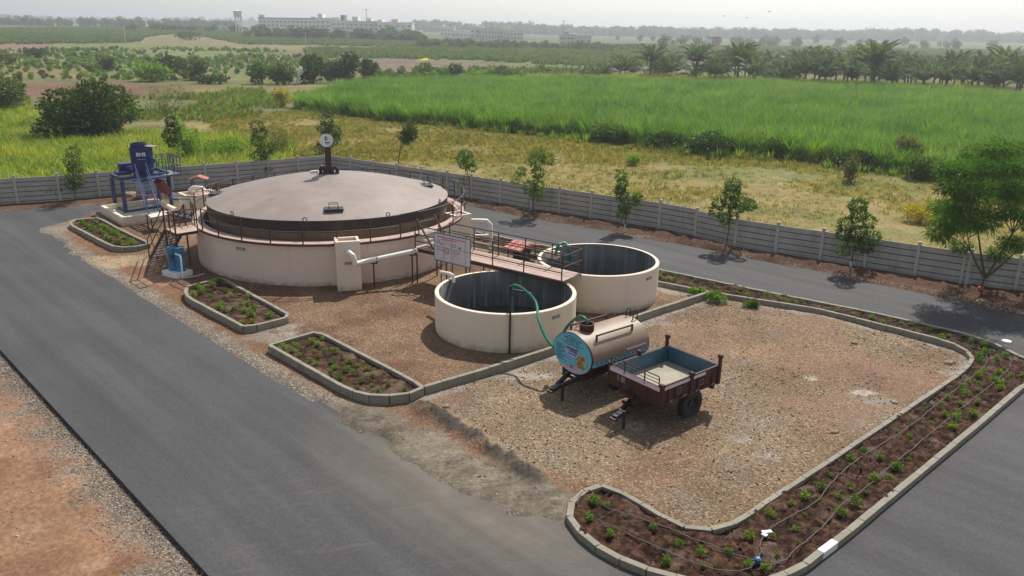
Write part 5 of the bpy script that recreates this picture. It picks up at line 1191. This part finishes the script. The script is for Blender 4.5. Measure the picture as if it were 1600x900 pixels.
plant('bare_tree', 'thin nearly bare tree with forked branches above the tall grass', 'tree', p, cl, 620, .22, 'olive', 26, hp(p, 30), .09, None, (0, 0), 16, 1)
for a_ in [('leafy_tree', 'dark flat-topped tree, left of the pair standing in the scrub', 'tree', (272, 122), 90, 21, 'dark', 31, 1100, .8),
           ('acacia_tree', 'small acacia with visible trunk, right of the pair in the scrub', 'tree', (308, 124), 89, 15, 'olive', 32, 800, .7),
           ('scrub_bush', 'pale feathery bush spreading left of the acacia pair', 'bush', (238, 126), 102, 30, 'bright', 33, 1100, .8),
           ('scrub_bush', 'low dark hedge-like bush at the foot of the acacia', 'bush', (330, 130), 120, 24, 'dark', 34, 700, .7),
           ('leafy_tree', 'mid green tree left of the water jet', 'tree', (410, 130), 98, 18, 'mid', 35, 1000, .8),
           ('leafy_tree', 'pale green tree touching the water jet from the left', 'tree', (440, 130), 101, 18, 'olive', 36, 900, .8),
           ('leafy_tree', 'tall dark tree just right of the water jet', 'tree', (489, 129), 86, 22, 'dark', 37, 1500, .8),
           ('leafy_tree', 'pale tree between the two dark trees right of the water jet', 'tree', (518, 128), 98, 13, 'olive', 38, 700, .8),
           ('leafy_tree', 'broad dark tree, first of the double clump right of the jet', 'tree', (545, 128), 88, 22, 'dark', 39, 1400, .8),
           ('leafy_tree', 'dark tree at the right end of the double clump', 'tree', (579, 128), 94, 15, 'dark', 40, 1000, .8),
           ('scrub_bush', 'low olive bush right of the double clump', 'bush', (606, 127), 115, 18, 'olive', 41, 500, .7),
           ('scrub_bush', 'wide green mound bush in the middle distance', 'bush', (668, 124), 102, 22, 'mid', 42, 900, .8),
           ('scrub_bush', 'small dark bush on the field edge right of the green mound', 'bush', (688, 126), 112, 12, 'dark', 43, 400, .7),
           ('leafy_tree', 'small upright dark tree between mound and cane field', 'tree', (711, 123), 99, 10, 'dark', 44, 500, .8),
           ('leafy_tree', 'small round dark tree at the back edge of the cane field', 'tree', (777, 128), 112, 10, 'dark', 45, 600, .6),
           ('scrub_bush', 'dark round bush in the left scrub', 'bush', (168, 110), 94, 10, 'dark', 46, 500, .7),
           ('scrub_bush', 'small mid green bush in the left scrub', 'bush', (147, 111), 102, 10, 'mid', 47, 400, .7),
           ('scrub_bush', 'dark patchy bush near the left ploughed strip', 'bush', (55, 90), 78, 14, 'dark', 48, 500, .9),
           ('scrub_bush', 'olive bush at the far left edge of the scrub', 'bush', (10, 99), 86, 16, 'olive', 49, 500, .9),
           ('flowering_shrub', 'olive shrub with yellow flowers on the field edge left of the cane', 'shrub', (441, 165), 140, 13, 'yellow', 50, 700, .4),
           ('cane_edge_bush', 'dark round bush, leftmost of the three along the cane edge', 'bush', (952, 222), 194, 33, 'mid', 51, 3000, .34),
           ('cane_edge_bush', 'round green bush, middle of the three along the cane edge', 'bush', (1042, 231), 207, 30, 'mid', 52, 2600, .32),
           ('cane_edge_bush', 'wide green bush, rightmost of the three along the cane edge', 'bush', (1112, 240), 209, 36, 'mid', 53, 3200, .32),
           ('cane_edge_bush', 'dark bush half under the cane right of the wide bush', 'bush', (1208, 246), 216, 26, 'mid', 54, 1800, .32),
           ('cane_edge_bush', 'dark low bush leaning out of the cane edge', 'bush', (1330, 264), 236, 28, 'dark', 55, 2000, .32),
           ('cane_edge_bush', 'compact dark bush left of the feathery tree', 'bush', (1436, 282), 248, 24, 'mid', 56, 2000, .3),
           ('small_tree', 'small thin tree alone in the dry grass before the cane', 'tree', (1328, 287), 240, 13, 'olive', 57, 600, .24),
           ('small_bush', 'small pale bush in front of the middle cane edge bush', 'bush', (987, 260), 238, 11, 'bright', 58, 400, .24),
           ('flowering_shrub', 'shrub dotted with yellow flowers behind the wall at right', 'shrub', (1436, 350), 318, 20, 'yellow', 59, 1100, .17),
           ('small_bush', 'low pale bush under the small round tree, left of the cane bushes', 'bush', (808, 205), 190, 16, 'dark', 60, 700, .28)]:
    bush(*a_)
bush('dry_reed_clump', 'tall dull brown reed clump at the cane edge', 'reeds', (1412, 262), 222, 20, 'reed', 61, 2000, .4)
# --- bushes inside the yard
for u, v, R, m, lab, sd in ((1123, 474, .42, 'bright', 'low bright green bush in the corner of the parking yard', 71), (1089, 464, .26, 'bright', 'small bright green bush behind the cross kerb', 72), (1172, 482, .22, 'mid', 'small dark green plant by the back kerb with a black pot', 73)):
    p = G(u, v, .02); r = np.random.default_rng(sd); cl = [(r.uniform(-1, 1)*R, r.uniform(-1, 1)*R*.7, .18+r.uniform(0, .2), R*.5, R*.5, R*.4) for _ in range(8)]
    t = plant('leafy_bush', lab, 'bush', p, cl, int(1500*R+200), .10, m, sd, .25, .015, None, (0, 0), 6, 3)
    if u == 1172: mk('pot', MB().lathe((.12, -.1, 0), [(.001, 0), (.12, 0), (.15, .2), (.13, .2), (.11, .03)], 16), M['black'], t, True, local=True)

# --- coconut palms
def palm_mesh(seed, H, nf=22, FL=2.6):
    r = np.random.default_rng(seed); V = []; F = []; q = 0
    mb = MB(); mb.tube([(.1*math.sin(f*2)*H*.2, 0, H*f-.2) for f in np.linspace(0, 1, 6)], [.22, .17, .15, .14, .14, .16], 8); top = np.array([.1*math.sin(2)*H*.2, 0, H-.25])
    for k in range(nf):
        a = k*2.399+r.uniform(-.2, .2); el = 1.50-.85*(k/nf)+r.uniform(-.1, .1); L = FL*r.uniform(.85, 1.1)*(1 if k > 4 else .8)
        n = 16; t = np.linspace(0, 1, n+1); hx_ = np.array([math.cos(a), math.sin(a), 0]); ang = el-t**1.6*1.75*(.5+.75*(k/nf)); ds = L/n
        P = [top]; 
        for j in range(n): P.append(P[-1]+ds*(hx_*math.cos(ang[j])+np.array([0, 0, 1.])*math.sin(ang[j])))
        P = np.array(P); side = np.array([-math.sin(a), math.cos(a), 0])
        for j in range(2, n):
            d = (P[j+1]-P[j])/ds; ll = L*.125*math.sin(math.pi*(.12+.86*j/n))**.7
            for s in (-1, 1):
                o = side*s*.8+d*.35+np.array([0, 0, -.55-.2*r.random()]); o /= np.linalg.norm(o); b = P[j]; q2 = P[j+1]
                V += [b, q2, q2-d*ds*.25+o*ll, b+d*ds*.30+o*ll*r.uniform(.8, 1.05)]; F.append((q, q+1, q+2, q+3)); q += 4
        for j in range(0, n, 1):
            w_ = side*.045*(1-j/n)+1e-3; V += [P[j]-w_, P[j]+w_, P[j+1]+w_*.8, P[j+1]-w_*.8]; F.append((q, q+1, q+2, q+3)); q += 4
    return npmesh('crown', np.array(V), np.array(F), LM['palm']), mb.mesh('trunk', smooth=True)
pv_ = []
for i, (H, nf, FL) in enumerate(((1.7, 19, 4.9), (1.3, 17, 4.8), (2.2, 19, 4.9), (3.6, 24, 4.6), (1.0, 15, 4.6))):
    c, tk = palm_mesh(100+i, H, nf, FL); tk.materials.append(M['bark']); t = thing('coconut_palm', 'young coconut palm in the rows behind the sugarcane', 'palm', (0, 0, 0), 0, 'coconut palms behind the cane'); mk('crown', c, None, t, local=True); mk('trunk', tk, None, t, local=True); pv_.append([t, False])
rp_ = random.Random(9)
def put_palm(i, p, s, label=None):
    t, used = pv_[i]
    if used: t = dup(t, p, rp_.uniform(0, 6.28), s)
    else: t.location = p; t.rotation_euler = (0, 0, rp_.uniform(0, 6.28)); t.scale = (s, s, s); pv_[i][1] = True
    t['label'] = label or 'young coconut palm in the rows behind the sugarcane'
for row, (dv, du) in enumerate(((0, 0), (-4, 15), (-8, 6), (-12, 20), (-15, 10))):
    u = 948+du
    while u < 1660:
        f = (u-950)/650; vb_ = 127+26*f+dv*(.75+.4*f)+rp_.uniform(-1.5, 1.5)
        if not (row > 1 and u < 1100): put_palm(rp_.choice([0, 0, 1, 2, 2, 3, 4]), GT(u+rp_.uniform(-6, 6), vb_), rp_.uniform(1.1, 1.55)*(.78+.22*min(1, f*2.2)))
        u += rp_.uniform(28, 44)
p = GT(1357, 146); put_palm(3, p, 1.45, 'tallest coconut palm, standing above the rest of the rows'); 
bush('round_tree', 'round dark tree among the palms near their left end', 'tree', (1034, 122), 86, 17, 'mid', 62, 900, .8)
# small palms at the left end of the row
for k, u in enumerate((832, 852, 872, 893, 912, 930)): put_palm((1, 4)[k % 2], GT(u, 124+k*.8), .6+.08*k)

# --- seedlings in the beds
sv = []
for i in range(5):
    r = np.random.default_rng(200+i); cl = [(r.uniform(-.06, .06), r.uniform(-.06, .06), .07+r.uniform(0, .12), .07, .07, .07) for _ in range(7)]
    t = plant('seedling', 'small bright green seedling in the soil of a kerbed bed', 'seedling', (0, 0, 0), cl, 150, .075, 'seed', 200+i, .12, .008, 'green seedlings in the kerbed beds', (0, 0), 3, 1, trunkname='stem'); sv.append([t, False])
def seedling(x, y, z, s):
    i = rp_.randrange(5); t, used = sv[i]
    if used: t = dup(t, (x, y, z), rp_.uniform(0, 6.28), s)
    else: t.location = (x, y, z); t.scale = (s, s, s); sv[i][1] = True
def in_rows(poly, z, ds, off, s0, s1, skip=.1, jit=.13):
    P = np.array([p[:2] for p in poly]); c = P.mean(0); A = R_(41) if off is None else off
    u = np.array([math.cos(A), math.sin(A)]); v = np.array([-u[1], u[0]]); R = np.abs(P-c).max()*1.6
    for a in np.arange(-R, R, ds[0]):
        for b in np.arange(-R, R, ds[1]):
            q = c+u*(a+rp_.uniform(-jit, jit))+v*(b+rp_.uniform(-jit, jit))
            if sdpoly(np.array([q[0]]), np.array([q[1]]), poly)[0] > .22 and rp_.random() > skip: seedling(q[0], q[1], z-.02, rp_.uniform(s0, s1))
in_rows(pl3, .27, (.50, .50), R_(-46), .5, .95, .12); in_rows(pl2, .27, (.55, .55), R_(-46), .65, 1.15, .1); in_rows(pl1, .25, (.55, .55), R_(-46), .8, 1.3, .12)
in_rows(bed_poly, .12, (.66, .48), R_(42), .4, 1.1, .14, .18)

# --- grass and cane
def tuft(seed, n, H, Wd, spread, mat, base=None, droop=.5, seg=3):
    r = np.random.default_rng(seed); V = []; F = []; q = 0
    for i in range(n):
        a = r.uniform(0, 6.28); o = np.array([math.cos(a), math.sin(a), 0])*r.uniform(0, spread*.45); L = H*r.uniform(.65, 1.1); a2 = a+r.uniform(-.8, .8); hd = np.array([math.cos(a2), math.sin(a2), 0]); sd2 = np.array([-hd[1], hd[0], 0])
        el = r.uniform(1.2, 1.5); P = [o]
        for k in range(seg): P.append(P[-1]+L/seg*(hd*math.cos(el)+np.array([0, 0, 1.])*math.sin(el))); el -= droop*r.uniform(.5, 1.3)
        for k, p in enumerate(P):
            w_ = Wd*(1, .95, .7, .12, .05)[min(k+(4-seg)*(k == seg), 4)]*.5; V += [p-sd2*w_, p+sd2*w_]
        for k in range(seg): F.append((q+2*k, q+2*k+1, q+2*k+3, q+2*k+2))
        q += 2*(seg+1)
    return npmesh('tuft', np.array(V), np.array(F), mat)
def field(name, label, cat, poly, spacing, protos, s0, s1, r, edge=None, dens=None, zoff=0, wts=None):
    P = np.array([p[:2] for p in poly]); lo_, hi_ = P.min(0), P.max(0); nx = int((hi_[0]-lo_[0])/spacing); ny = int((hi_[1]-lo_[1])/spacing)
    X, Y = np.meshgrid(lo_[0]+np.arange(nx)*spacing, lo_[1]+np.arange(ny)*spacing, indexing='ij'); x = X.ravel()+r.uniform(-.5, .5, X.size)*spacing; y = Y.ravel()+r.uniform(-.5, .5, X.size)*spacing
    k = sdpoly(x, y, poly)+(fbm(x, y, .3, 3, 90)-.5)*3 > 0
    if dens is not None: k &= dens(x, y)
    x, y = x[k], y[k]; n = len(x); s = r.uniform(s0, s1, n)*(.62+.76*fbm(x, y, .16, 4, 95)); sc_ = np.stack([s*.5+.5*s.mean(), s*.5+.5*s.mean(), s], 1); rot = np.zeros((n, 3)); rot[:, 2] = r.uniform(0, 6.28, n); rot[:, :2] = r.normal(0, .08, (n, 2))
    z = gz(x, y)-.06
    idx = r.integers(0, len(protos), n) if wts is None else r.choice(len(protos), n, p=np.array(wts)/np.sum(wts))
    print(name, n); return scatter(name, label, cat, np.stack([x, y, z+zoff], 1), rot, sc_, protos, idx)
r = np.random.default_rng(44)
cane = [tuft(300+i, 40, 2.6, .05, 1.0, LM['cane'], droop=.45) for i in range(5)]
cane_poly = [GT(*q) for q in [(462, 168), (600, 188), (760, 200), (860, 212), (1000, 226), (1120, 236), (1220, 246), (1330, 262), (1440, 272), (1560, 300), (1720, 345), (1760, 200), (1700, 170), (1600, 158), (1400, 148), (1200, 138), (1000, 134), (760, 132), (560, 138)]]
field('sugarcane_field', 'dense bright green sugarcane field beyond the dry grass', 'sugarcane', cane_poly, .72, cane, .72, 1.25, r)
yl = [tuft(320+i, 22, 2.5, .09, 1.0, LM['grassY'], droop=.4) for i in range(3)]
field('yellowing_cane', 'yellowish strip of cane between the green field and the palms', 'sugarcane', [GT(*q) for q in [(880, 134), (1000, 136), (1200, 142), (1400, 152), (1600, 164), (1700, 172), (1700, 160), (1500, 146), (1200, 132), (950, 124), (820, 126)]], 1.0, yl, .8, 1.1, r)
tall = [tuft(340+i, 20, 1.7, .07, .8, LM['grassY'], droop=.45) for i in range(5)]+[tuft(350+i, 20, 1.9, .07, .8, LM['cane'], droop=.45) for i in range(2)]
wl = [(p[0]-.6*.7, p[1]+.9) for p in fence_L]
field('tall_grass', 'tall yellow green grass standing behind the left wall', 'grass', [GT(-90, 176), GT(60, 178), GT(150, 212), GT(240, 216), GT(330, 226), GT(450, 240)]+wl[1:], .5, tall, .75, 1.15, r, wts=[.16]*5+[.1]*2)
low_ = [tuft(360+i, 18, .34, .045, .6, LM['dry'], droop=.35, seg=2) for i in range(4)]; lowg = [tuft(370+i, 16, .42, .05, .6, LM['green'], droop=.4, seg=2) for i in range(3)]
dry_poly = [(p[0]+.2, p[1]+.9) for p in fence_R]+[GT(1720, 350), GT(1440, 274), GT(1220, 250), GT(1000, 230), GT(760, 203), (GT(600, 190)), GT(462, 172), GT(430, 176), GT(330, 190), GT(330, 228), GT(440, 240)]
dens = lambda x, y: fbm(x, y, .22, 4, 61)+.35*r.random(len(x)) < .78
field('dry_grass', 'dry golden grass covering the open plot beyond the wall', 'grass', dry_poly, .36, low_+lowg, .5, 1.1, r, dens=dens, wts=[.16]*4+[.12]*3)
scr = [tuft(380+i, 20, .8, .08, .9, LM['green'], droop=.4, seg=2) for i in range(3)]+[tuft(386, 18, 1.1, .09, 1., LM['bright'], droop=.4, seg=2)]
field('scrub_grass', 'olive scrub and weeds in the middle distance', 'grass', [GT(*q) for q in [(-60, 178), (300, 196), (470, 172), (560, 138), (900, 126), (900, 122), (480, 126), (340, 146), (190, 154), (-60, 154)]], 1.0, scr, .6, 1.3, r, dens=lambda x, y: fbm(x, y, .1, 4, 62) > .46)
field('edge_weeds', 'green weeds along the foot of the cane field', 'grass', [GT(*q) for q in [(470, 174), (760, 206), (1000, 236), (1220, 256), (1440, 284), (1720, 356), (1720, 340), (1440, 266), (1220, 244), (1000, 224), (760, 196), (470, 164)]], .7, scr, .5, 1.1, r, dens=lambda x, y: fbm(x, y, .2, 4, 63) > .42)
# scrubland orchard of small pale bushes far left
def blobm(seed, mat, n=150, L=.55):
    r = np.random.default_rng(seed); return crown_mesh('shrub', [(r.uniform(-.4, .4), r.uniform(-.4, .4), .6+r.uniform(-.1, .3), .5, .5, .45) for _ in range(5)], n, L, LM[mat], r)
sb = [blobm(400, 'mid'), blobm(401, 'bright'), blobm(402, 'olive'), blobm(403, 'bright'), blobm(404, 'bright')]
field('scrubland', 'pale green scrub and young orchard far off at left', 'scrub', [GT(*q) for q in [(-60, 80), (220, 74), (480, 80), (560, 98), (480, 124), (340, 128), (200, 126), (-60, 124)]], 3.0, sb, .3, .95, r, dens=lambda x, y: fbm(x, y, .035, 4, 64)+.3*r.random(len(x)) > .66)
field('hedge_line', 'low hedge and bushes along the field edge in the middle distance', 'scrub', [GT(*q) for q in [(590, 130), (760, 128), (960, 120), (960, 114), (760, 116), (600, 118)]], 2.4, sb, .7, 1.7, r, dens=lambda x, y: fbm(x, y, .06, 3, 65) > .5)
# far crop canopies standing on the plain
fc_ = [tuft(420+i, 30, 1.8, .4, 3.2, LM['crop'], droop=.4, seg=2) for i in range(3)]
for nm, lab, px in (('far_cane', 'pale green crop field in the middle distance before the buildings', [(480, 78), (1000, 71), (1120, 80), (1110, 90), (1010, 104), (900, 103), (760, 95), (620, 91), (480, 90)]), ('far_crop', 'green crop rising below the long white building', [(130, 44), (400, 50), (560, 57), (760, 68), (700, 74), (380, 69), (300, 54)]), ('left_crop', 'green crop field at the far left', [(-60, 46), (220, 44), (300, 50), (225, 58), (215, 66), (-60, 70)]), ('right_crop', 'pale crop field far behind the palms', [(1010, 70), (1700, 82), (1700, 92), (1300, 88), (1010, 90)])):
    field(nm, lab, 'crop', [GT(*q) for q in px], 3.6, fc_, .8, 1.1, r)

# ================================================================ far buildings, tree lines, masts
M['bwall'] = paint('pale_building_wall', (.78, .76, .72), .85, var=.05, scale=.1); M['bwarm'] = paint('cream_building_wall', (.72, .62, .52), .85, var=.06, scale=.1)
M['win'] = paint('window_glass', (.22, .25, .28), .3, var=.1); M['droof'] = paint('dark_roof_edge', (.14, .15, .18), .8)
M['brick'] = paint('red_brick', (.30, .12, .08), .9)
wcache = {}
def building(label, u0, u1, vb_, vt, mat='bwall', rows=3, cols=10, depth=16, towers=(), roof=None, dist=None, group=None):
    d = ray((u0+u1)/2, vb_); D = (dist or 620)*1.25; tt = D/d[1]; p0 = ray(u0, vb_)*(D/ray(u0, vb_)[1]); p1 = ray(u1, vb_)*(D/ray(u1, vb_)[1])
    zb = float(gz((p0[0]+p1[0])/2, D)); zt = CH+float((ray((u0+u1)/2, vt)*(D/ray((u0+u1)/2, vt)[1]))[2]); W_ = p1[0]-p0[0]; H = zt-zb
    t = thing('building', label, 'building', ((p0[0]+p1[0])/2, D, zb), 0, group)
    mk('wall', MB().box((0, depth/2, H/2-1), (W_, depth, H+2)), M[mat], t, local=True)
    mk('parapet', MB().box((0, depth/2, H+.3), (W_+.6, depth+.6, .7)), M[roof or mat], t, local=True)
    bh = H/(rows+.6); cw = W_/cols
    key = (round(cw, 1), round(bh, 1))
    if key not in wcache: m = MB().box((0, 0, 0), (cw*.48, .3, bh*.42)).mesh('window'); m.materials.append(M['win']); wcache[key] = m
    for r_i in range(rows):
        for c_i in range(cols):
            o = bpy.data.objects.new('window', wcache[key]); COL.objects.link(o); o.parent = t; o.location = (-W_/2+cw*(c_i+.5), -.02, bh*(r_i+.75))
    for (f0, f1, hh, m2) in towers:
        mk('roof_block', MB().box((W_*((f0+f1)/2-.5), depth*.4, H+hh/2), (W_*(f1-f0), depth*.6, hh)), M[m2], t, local=True)
    return t
building('long white three storey building with dark roof line at left of the far group', 405, 495, 50, 29, 'bwall', 3, 14, 20, ((0, .1, 3, 'bwall'), (.9, .99, 2, 'bwall')), 'droof', 600)
building('white block with stepped roof right of the long building', 494, 524, 52, 29, 'bwall', 3, 4, 20, ((.1, .35, 4, 'bwall'),), None, 590)
building('grey white block with arched dark porch, middle of the left group', 519, 547, 53, 33, 'bwall', 3, 4, 18, ((.0, .4, 3, 'bwall'), (.5, .7, 5, 'droof')), None, 575)
building('cream four column block behind palms, right of the arched one', 546, 592, 55, 34, 'bwarm', 3, 6, 18, ((.1, .3, 4, 'bwall'), (.6, .75, 3, 'bwall')), None, 560)
building('broad pale block with flat top behind the mast', 590, 644, 57, 36, 'bwall', 3, 6, 18, ((0, .15, 2.5, 'bwall'), (.4, .6, 3, 'bwarm')), None, 550)
building('low white block at the right end of the left group', 622, 656, 61, 49, 'bwall', 1, 4, 14, (), None, 500)
building('small distant white block with two roof tanks', 688, 710, 62, 42, 'bwall', 2, 4, 14, ((.1, .3, 2, 'bwall'), (.6, .8, 2, 'droof')), None, 600)
building('long low white arcade building in the centre distance', 706, 748, 62, 49, 'bwall', 1, 7, 14, (), None, 560)
building('white block with square roof tower left of the arched block', 734, 750, 62, 43, 'bwall', 2, 2, 12, ((.2, .8, 2, 'bwall'),), None, 545)
building('cream arched building in the centre distance', 748, 786, 64, 45, 'bwarm', 2, 8, 14, ((0, .2, 2, 'bwall'), (.5, .6, 1.5, 'droof')), None, 535)
building('cream building with tall corner block right of centre', 786, 818, 66, 48, 'bwarm', 2, 6, 14, ((0, .3, 3.5, 'bwall'),), None, 525)
building('brownish half hidden house among the trees near the thin mast', 874, 902, 72, 54, 'bwarm', 2, 5, 12, ((.3, .5, 1.5, 'brick'),), None, 430)
building('pale plain house right of the brownish house', 898, 924, 72, 56, 'bwarm', 1, 3, 10, (), None, 425)
building('small red brick house with white roof far right', 1112, 1125, 70, 57, 'brick', 2, 2, 8, (), 'bwall', 480)
building('tiny white shed left of the brick house', 1103, 1112, 69, 63, 'bwall', 1, 1, 5, (), None, 480)
# roof lettering frame of the long building, water tower, masts, poles
def P_at(u, v, D): d = ray(u, v); q = d*(D/d[1]); return Vector((q[0], q[1], CH+q[2]))
a = P_at(371, 17, 640); b = P_at(371, 38, 640); t = thing('water_tower', 'white cylindrical water tower on thin legs left of the long building', 'water tower', (a.x, a.y, gz(a.x, a.y))); gz0 = float(gz(a.x, a.y))
R = hp((a.x, a.y, 11), 5.6); zt_ = a.z; zb_ = P_at(371, 27, 640).z
mk('tank', MB().lathe((a.x, a.y, 0), [(.001, zb_), (R, zb_), (R, zt_-.4), (R+.3, zt_-.4), (R+.3, zt_), (.001, zt_+.6)], 28), M['bwall'], t, True)
for k in range(6): an = k*math.pi/3; mk('leg', MB().bar((a.x+R*.8*math.cos(an), a.y+R*.8*math.sin(an), gz0-1), (a.x+R*.8*math.cos(an), a.y+R*.8*math.sin(an), zb_), .5), M['bwall'], t)
mk('brace', MB().tube([(a.x+R*.8*math.cos(an), a.y+R*.8*math.sin(an), (gz0+zb_)/2) for an in np.linspace(0, 2*math.pi, 6, endpoint=False)], .2, 5, True), M['bwall'], t)
for u, vt, vb_, D, lab, w_ in ((572, 14, 50, 580, 'tall thin mast rising behind the broad pale block', .35), (881, 32, 62, 450, 'thin mast beside the brownish house', .3), (193, 41, 64, 330, 'utility pole in the far left crop', .22), (253, 70, 88, 260, 'short pole in the scrub at left', .16), (477, 50, 71, 330, 'utility pole below the long white building', .22), (1096, 42, 60, 520, 'very thin mast above the far right trees', .3)):
    a = P_at(u, vt, D); zb = float(gz(a.x, a.y)); t = thing('utility_pole', lab, 'pole', (a.x, a.y, zb)); mk('pole', MB().bar((a.x, a.y, zb-.5), (a.x, a.y, a.z), w_), M['post'], t); mk('cross_arm', MB().bar((a.x-w_*5, a.y, a.z-.3), (a.x+w_*5, a.y, a.z-.3), w_*.7), M['post'], t)
for u, vt, k in ((1361, 40, 0), (1367, 39, 1)):
    a = P_at(u, vt, 2300); t = thing('chimney', ('faint factory chimney, left of the far pair', 'faint factory chimney, right of the far pair')[k], 'chimney', (a.x, a.y, 1)); mk('stack', MB().tube([(a.x, a.y, 0), (a.x, a.y, a.z)], [2., 1.3], 12), M['bwall'], t, True); mk('stack_rim', MB().tube([(a.x, a.y, a.z-1.5), (a.x, a.y, a.z)], 1.6, 12), M['red'], t, True)
# far tree lines
def ftree(seed, mat):
    r = np.random.default_rng(seed); return crown_mesh('tree', clusters(r, 9, 2.6, 4.2, .5, .9, .9)+[(0, 0, 1.8, 1.6, 1.6, 1.8)], 420, 1.3, LM[mat], r)
ft = [ftree(500+i, m) for i, m in enumerate(('dark', 'mid', 'dark', 'olive', 'mid'))]
palmlow = [palm_mesh(520+i, 3.5, 16, 2.8)[0] for i in range(2)]
def treeband(name, label, pts, n, depth, s0, s1, protos, seed):
    r = np.random.default_rng(seed); P = np.array(pts, float); L = np.concatenate([[0], np.cumsum(np.hypot(*np.diff(P, axis=0).T))]); s = r.uniform(0, L[-1], n)
    x = np.interp(s, L, P[:, 0]); y = np.interp(s, L, P[:, 1])+r.uniform(0, depth, n); sc_ = r.uniform(s0, s1, n)*(.65+.7*fbm(x*.01, x*0+seed, 1.5, 4, seed)); rot = np.zeros((n, 3)); rot[:, 2] = r.uniform(0, 6.28, n)
    k = x < 1e9; return scatter(name, label, 'trees', np.stack([x, y, gz(x, y)-.3], 1)[k], rot, np.repeat(sc_[:, None], 3, 1), protos, r.integers(0, len(protos), n))
def bandpx(us, D): return [tuple(P_at(u, 50, D))[:2] for u in us]
treeband('distant_trees', 'long faint belt of trees along the horizon at right', bandpx((640, 1700), 1250), 900, 260, 1.5, 2.5, ft, 1)
treeband('horizon_woods', 'palest belt of woods on the horizon', bandpx((-150, 1750), 2300), 1300, 500, 1.7, 3.2, ft, 2)
treeband('left_distant_trees', 'belt of trees on the skyline at far left', bandpx((-100, 340), 900), 150, 120, .7, 1.5, ft, 3)
treeband('building_trees', 'trees and palms crowding in front of the far buildings', bandpx((380, 660), 520), 130, 18, .6, 1.25, ft[:3]+palmlow, 4)
treeband('centre_trees', 'dense trees around the centre buildings', bandpx((650, 960), 420), 230, 60, .35, .75, ft+palmlow, 5)
treeband('palm_rows', 'low palm plantation right of the houses', bandpx((880, 1030), 400), 90, 50, .7, 1., palmlow, 6)
treeband('skyline_palms', 'row of small palms on the skyline left of the water tower', bandpx((195, 400), 640), 60, 12, .7, 1., palmlow+ft[:1], 7)
treeband('right_far_groves', 'scattered dark groves on the far right plain', bandpx((1030, 1700), 600), 70, 300, .5, 1.1, ft, 8)
for u, v, h, lab, sd, mt in ((1034, 69, 24, 'tall single tree on the far field edge', 81, 'dark'), (43, 38, 14, 'lone tree standing out on the far left skyline', 82, 'dark'), (140, 39, 12, 'second lone tree on the left skyline', 83, 'mid'), (1283, 76, 10, 'small dark tree on the far right plain, left of a pair', 84, 'dark'), (1300, 76, 10, 'small dark tree on the far right plain, right of a pair', 85, 'dark')):
    p = P_at(u, v, 420 if v > 60 else 800); p.z = float(gz(p.x, p.y)); H = hp(p, h); r = np.random.default_rng(sd); plant('lone_tree', lab, 'tree', tuple(p), clusters(r, 9, H*.34, H*.62, .5), 500, H*.1, mt, sd, H*.6, H*.03, None, (0, 0), 5)
bush('far_bush', 'dark thicket on the pale field at upper left', 'bush', (293, 62), 51, 20, 'dark', 86, 500, 1.2)
# water jet
p = GT(463, 131); H = hp(p, 24); r = np.random.default_rng(90); k = NB('water_spray'); tr_ = k.n('ShaderNodeBsdfTransparent'); df = k.n('ShaderNodeBsdfDiffuse'); df.inputs[0].default_value = (.8, .82, .82, 1); mx = k.n('ShaderNodeMixShader'); mx.inputs[0].default_value = .55; k.l(tr_.outputs[0], mx.inputs[1]); k.l(df.outputs[0], mx.inputs[2]); k.l(mx.outputs[0], k.out.inputs[0])
n = 900; f = r.random(n)**.8; PX = np.stack([f*H*.35+r.normal(0, .05+.10*H*f, n)*.4, r.normal(0, .3, n), H*(f*1.0)*(1-.12*f)+r.normal(0, .3, n)*f], 1); PX[:, 2] = np.abs(PX[:, 2]); V, F = leaves(PX, r.normal(size=(n, 3)), .28, .22, r)
me = npmesh('water_jet', V, F, k.m); o = mk('water_jet', me, None); o.location = p; tag(o, 'white irrigation water jet spraying up between the trees', 'water jet')
# birds
for u, v, lab in ((1132, 25, 'tiny dark bird in the sky, left of the three'), (1167, 28, 'tiny dark bird in the sky, middle of the three'), (1202, 18, 'tiny dark bird in the sky, highest of the three')):
    a = P_at(u, v, 140); mb = MB(); mb.tube([a+Vector((-.16, 0, 0)), a, a+Vector((.18, 0, .02))], [.02, .06, .015], 6)
    for s in (-1, 1): mb.add([a+Vector((-.06, 0, .02)), a+Vector((.06, 0, .02)), a+Vector((.02, s*.05+.0, .0))+Vector((s*.22, 0, .09)), a+Vector((s*.24, 0, .07))], [(0, 1, 2, 3)])
    tag(mk('bird', mb, M['black']), lab, 'bird')

# ---------------------------------------------------------------- haze
k = NB('haze'); v = k.n('ShaderNodeVolumePrincipled'); v.inputs['Color'].default_value = (.93, .96, 1., 1); v.inputs['Density'].default_value = .00048; v.inputs['Anisotropy'].default_value = .5
k.l(v.outputs[0], k.out.inputs['Volume'])
hz = mk('haze', MB().box((0, 1900, 27), (8600, 4900, 58)), k.m); tag(hz, kind='stuff')
